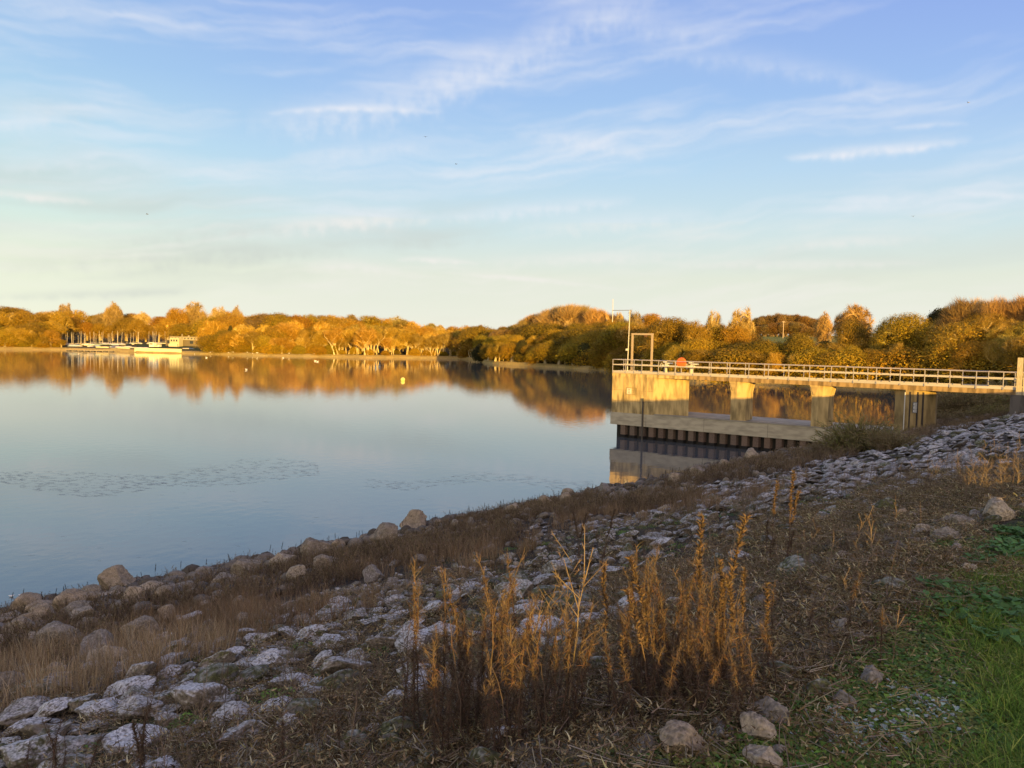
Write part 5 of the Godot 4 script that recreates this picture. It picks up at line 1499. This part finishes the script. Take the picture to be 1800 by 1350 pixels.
	var xs := [107, 114, 119, 123.5, 126.5, 129.5, 136, 140, 144.5, 146.5, 150.5, 153.5, 156.5, 162, 165, 168, 173, 177, 179.5, 183, 188, 192, 195.5, 199.5, 204, 206.5, 210, 215.5, 224, 230, 234.5, 240, 244.5, 263, 266.5, 269.5, 273, 276, 279.5, 288]
	for i in xs.size():
		var e := rf(19.0, 27.0) if xs[i] > 158 else rf(12.0, 18.0)
		if xs[i] > 224: e = rf(30.0, 40.0)
		var p := on_land(xs[i], e)
		var hc: Array = hulls[[0, 2, 1, 2, 0, 3, 1][rng.randi() % 7]]; var cv: Array = covers[rng.randi() % 4]
		t = thing("sailing_dinghy", "%s mast from left in boat park: %s dinghy, %s cover" % [nth(i), hc[0], cv[0]], "dinghy", p, rf(0, TAU), "dinghies laid up in the boat park")
		obj("hull", hm, mats["hull_" + hc[0]], t); obj("cover", cm, mats["cover_" + cv[0]], t)
		var ms := obj("mast", mm, gel, t)
		ms.scale.y = rf(0.82, 1.08)
		ms.rotation = Vector3(rf(-0.05, 0.05), 0, rf(-0.05, 0.05))
		obj("boom", bm, gel, t); obj("trolley", tm, gel, t)
	# hulls without masts, upturned or covered, along the edge
	var hx := [97, 128, 138, 160, 172, 186, 199, 212, 218, 226, 236, 249, 256, 330, 336]
	for i in hx.size():
		var p := on_land(hx[i], rf(9.0, 14.0) if hx[i] < 300 else 12.0)
		var hc: Array = hulls[rng.randi() % 4]
		t = thing("upturned_dinghy", "%s upturned hull from left at the boat park's edge, %s" % [nth(i), hc[0]], "dinghy", p + Vector3(0, 0.7, 0), rf(-0.5, 0.5) + (0.0 if i % 3 else 1.2), "mastless hulls at the boat park's edge")
		var x := obj("hull", hm, mats["hull_" + hc[0]], t)
		x.rotation.x = PI
	# telegraph pole on the hill field, a pair of far poles
	var pp := on_land(1376, 232.0)
	var pd := Vector2(pp.x, pp.z).length()
	t = thing("telegraph_pole", "telegraph pole with a short crossarm standing in the green hill field", "pole", pp)
	mb = MB.new(); mb.bar(Vector3.ZERO, Vector3(0, level_at(1376, 564.5, pd) - pp.y, 0), 0.16, 0.12, 6, lin(0.55, 0.42, 0.3))
	obj("pole", mb.mesh(), paint, t)
	mb = MB.new(); mb.box(Vector3(0, level_at(1376, 565.8, pd) - pp.y, 0), Vector3(0.8, 0, 0), Vector3(0, 0.1, 0), Vector3(0, 0, 0.1), lin(0.5, 0.4, 0.3))
	obj("crossarm", mb.mesh(), paint, t)

# ---------------------------------------------------------------- buoy, birds, floating weed
func bird(called: String, label: String, p: Vector3, size: float, flying: bool, dark := false, turn := 0.0) -> void:
	var t := thing(called, label, "bird", p, turn, "gulls about the water")
	var col := lin(0.10, 0.09, 0.08) if dark else lin(0.80, 0.76, 0.68)
	var mb := MB.new()
	var rings := [[-0.5, 0.02], [-0.32, 0.09], [-0.05, 0.15], [0.2, 0.14], [0.36, 0.08], [0.44, 0.085], [0.53, 0.06], [0.60, 0.01]]
	var lift := [0.08, 0.05, 0.0, 0.02, 0.10, 0.16, 0.17, 0.15]
	for i in 7:
		for j in 8:
			var a0 := TAU * j / 8; var a1 := TAU * (j + 1) / 8
			var y0: float = 0.15 + (lift[i] if not flying else 0.0); var y1: float = 0.15 + (lift[i + 1] if not flying else 0.0)
			mb.quad(Vector3(rings[i][0], y0 + sin(a0) * rings[i][1], cos(a0) * rings[i][1]) * size, Vector3(rings[i][0], y0 + sin(a1) * rings[i][1], cos(a1) * rings[i][1]) * size, Vector3(rings[i + 1][0], y1 + sin(a1) * rings[i + 1][1], cos(a1) * rings[i + 1][1]) * size, Vector3(rings[i + 1][0], y1 + sin(a0) * rings[i + 1][1], cos(a0) * rings[i + 1][1]) * size, col)
	obj("body", mb.mesh(), mats["feather"], t)
	if flying:
		for s in [-1, 1]:
			mb = MB.new()
			mb.quad(Vector3(0.2, 0.17, 0.08 * s) * size, Vector3(-0.08, 0.17, 0.08 * s) * size, Vector3(0.0, 0.36, 0.55 * s) * size, Vector3(0.2, 0.36, 0.55 * s) * size, col)
			mb.tri(Vector3(0.2, 0.36, 0.55 * s) * size, Vector3(0.0, 0.36, 0.55 * s) * size, Vector3(-0.12, 0.28, 1.1 * s) * size, col * 0.7)
			obj("wing", mb.mesh(), mats["feather"], t)
	mb = MB.new()
	mb.tri(Vector3(0.58, 0.28 if not flying else 0.14, 0.02) * size, Vector3(0.58, 0.28 if not flying else 0.14, -0.02) * size, Vector3(0.70, 0.27 if not flying else 0.13, 0) * size, lin(0.5, 0.3, 0.05))
	obj("beak", mb.mesh(), mats["feather"], t)

func small_things() -> void:
	mat("feather", Color.WHITE, 0.8)
	var b := hit(708, 669.5)
	var t := thing("mooring_buoy", "round yellow mooring buoy afloat in mid water", "buoy", b)
	var sm := SphereMesh.new(); sm.radius = 0.42; sm.height = 0.84; sm.radial_segments = 20; sm.rings = 12
	obj("float", sm, mat("buoy_paint", lin(0.80, 0.66, 0.16), 0.4, null, Vector3.ONE, 0.0, true, false), t, Vector3(0, 0.22, 0))
	var mb := MB.new(); mb.bar(Vector3(0, 0.6, 0), Vector3(0, 0.78, 0), 0.07, 0.05, 8, lin(0.2, 0.18, 0.15), true)
	obj("shackle", mb.mesh(), mats["feather"], t)
	for k in [[498, 629.5, "nearer left gull of the pair floating under the bright shore"], [554, 635, "left gull of a close pair floating in mid water"], [558, 636, "right gull of a close pair floating in mid water"], [363, 629, "lone gull floating off the clubhouse"], [433, 650.5, "gull at the right end of the pale streak on the water"], [342, 622.5, "gull sitting at the end of the sea wall"], [138, 622, "gull floating off the pontoon"]]:
		bird("gull", "white " + k[2], hit(k[0], k[1]), 0.9, false, false, rf(0, TAU))
	bird("gull", "white gull standing at the water's edge at the lower left", hit(20, 1049), 0.16, false); bird("gull", "white gull floating right of another at the lower left", hit(37, 1047), 0.16, false, false, 1.0)
	for k in [[748, 241, "dark bird high in the sky left of the middle"], [802, 289, "dark bird below another in the middle of the sky"], [259, 377, "small dark bird in the left part of the sky"], [1605, 381, "dark bird in the right part of the sky"], [1702, 181, "pale bird high in the right part of the sky"]]:
		var r := ray(k[0], k[1]).normalized()
		bird("flying_gull", k[2], Vector3(0, EYE, 0) + r * 190.0, 0.55, true, k[0] != 1702, 0.6 + k[0] * 0.01)
	# gulls perched along the bright beach
	var gx := [370, 374, 389, 402, 410, 435, 444, 452, 508, 526, 552]
	for i in gx.size():
		var p := on_land(gx[i], 1.5 + (i % 3))
		bird("gull", "%s white gull from the left standing on the beach right of the clubhouse" % nth(i), p, 0.85, false, false, i * 0.9)
	# scraps of floating weed in long drifts
	rng.seed = 99
	mb = MB.new()
	for i in 7:
		var an := TAU * i / 7; var an2 := TAU * (i + 1) / 7
		mb.tri(Vector3.ZERO, Vector3(cos(an) * (0.7 + 0.3 * sin(an * 3.0)), 0, sin(an) * 0.16), Vector3(cos(an2) * (0.7 + 0.3 * sin(an2 * 3.0)), 0, sin(an2) * 0.16), Color.WHITE)
	var wm := mat("floating_weed", lin(0.23, 0.24, 0.24), 0.3)
	var w := []; var tt := []
	for i in 9000:
		var px := rf(-40, 560); var py := 838.0 + rf(-1, 1) * 22.0 * (0.4 + 0.6 * absf(sin(px * 0.011))) + 14.0 * sin(px * 0.009)
		if i > 6800: px = rf(-40, 1060); py = rf(838, 1000) + rf(-20, 20)
		if i > 7200: px = rf(640, 1060); py = 846.0 + rf(-8, 8) + 8.0 * sin(px * 0.02)
		if fine.get_noise_2d(px * 0.8, py * 4.0) < (0.0 if i < 6800 or i > 7200 else 0.25): continue
		var p := hit(px, py)
		if dam_s(p.x, p.z) < 22.6: continue
		var s := rf(0.03, 0.13)
		w.append(Transform3D(Basis(Vector3.UP, rf(-0.25, 0.25) - 0.1).scaled_local(Vector3(s * rf(1.0, 2.4), 1, s * rf(0.3, 0.7))), Vector3(p.x, 0.004 + 0.0003 * (i % 9), p.z)))
		tt.append(Color.WHITE * rf(0.5, 1.4))
	tag(copies("floating_weed", mb.mesh(), wm, w, tt), "", "", "", "stuff")

func _ready() -> void:
	noise.seed = 7; noise.frequency = 0.02; noise.fractal_octaves = 4
	fine.seed = 9; fine.frequency = 0.05; fine.fractal_octaves = 3
	rng.seed = 1
	light_and_lens()
	setting()
	dam()
	woods()
	tower()
	club()
	stones()
	bank_plants()
	small_things()
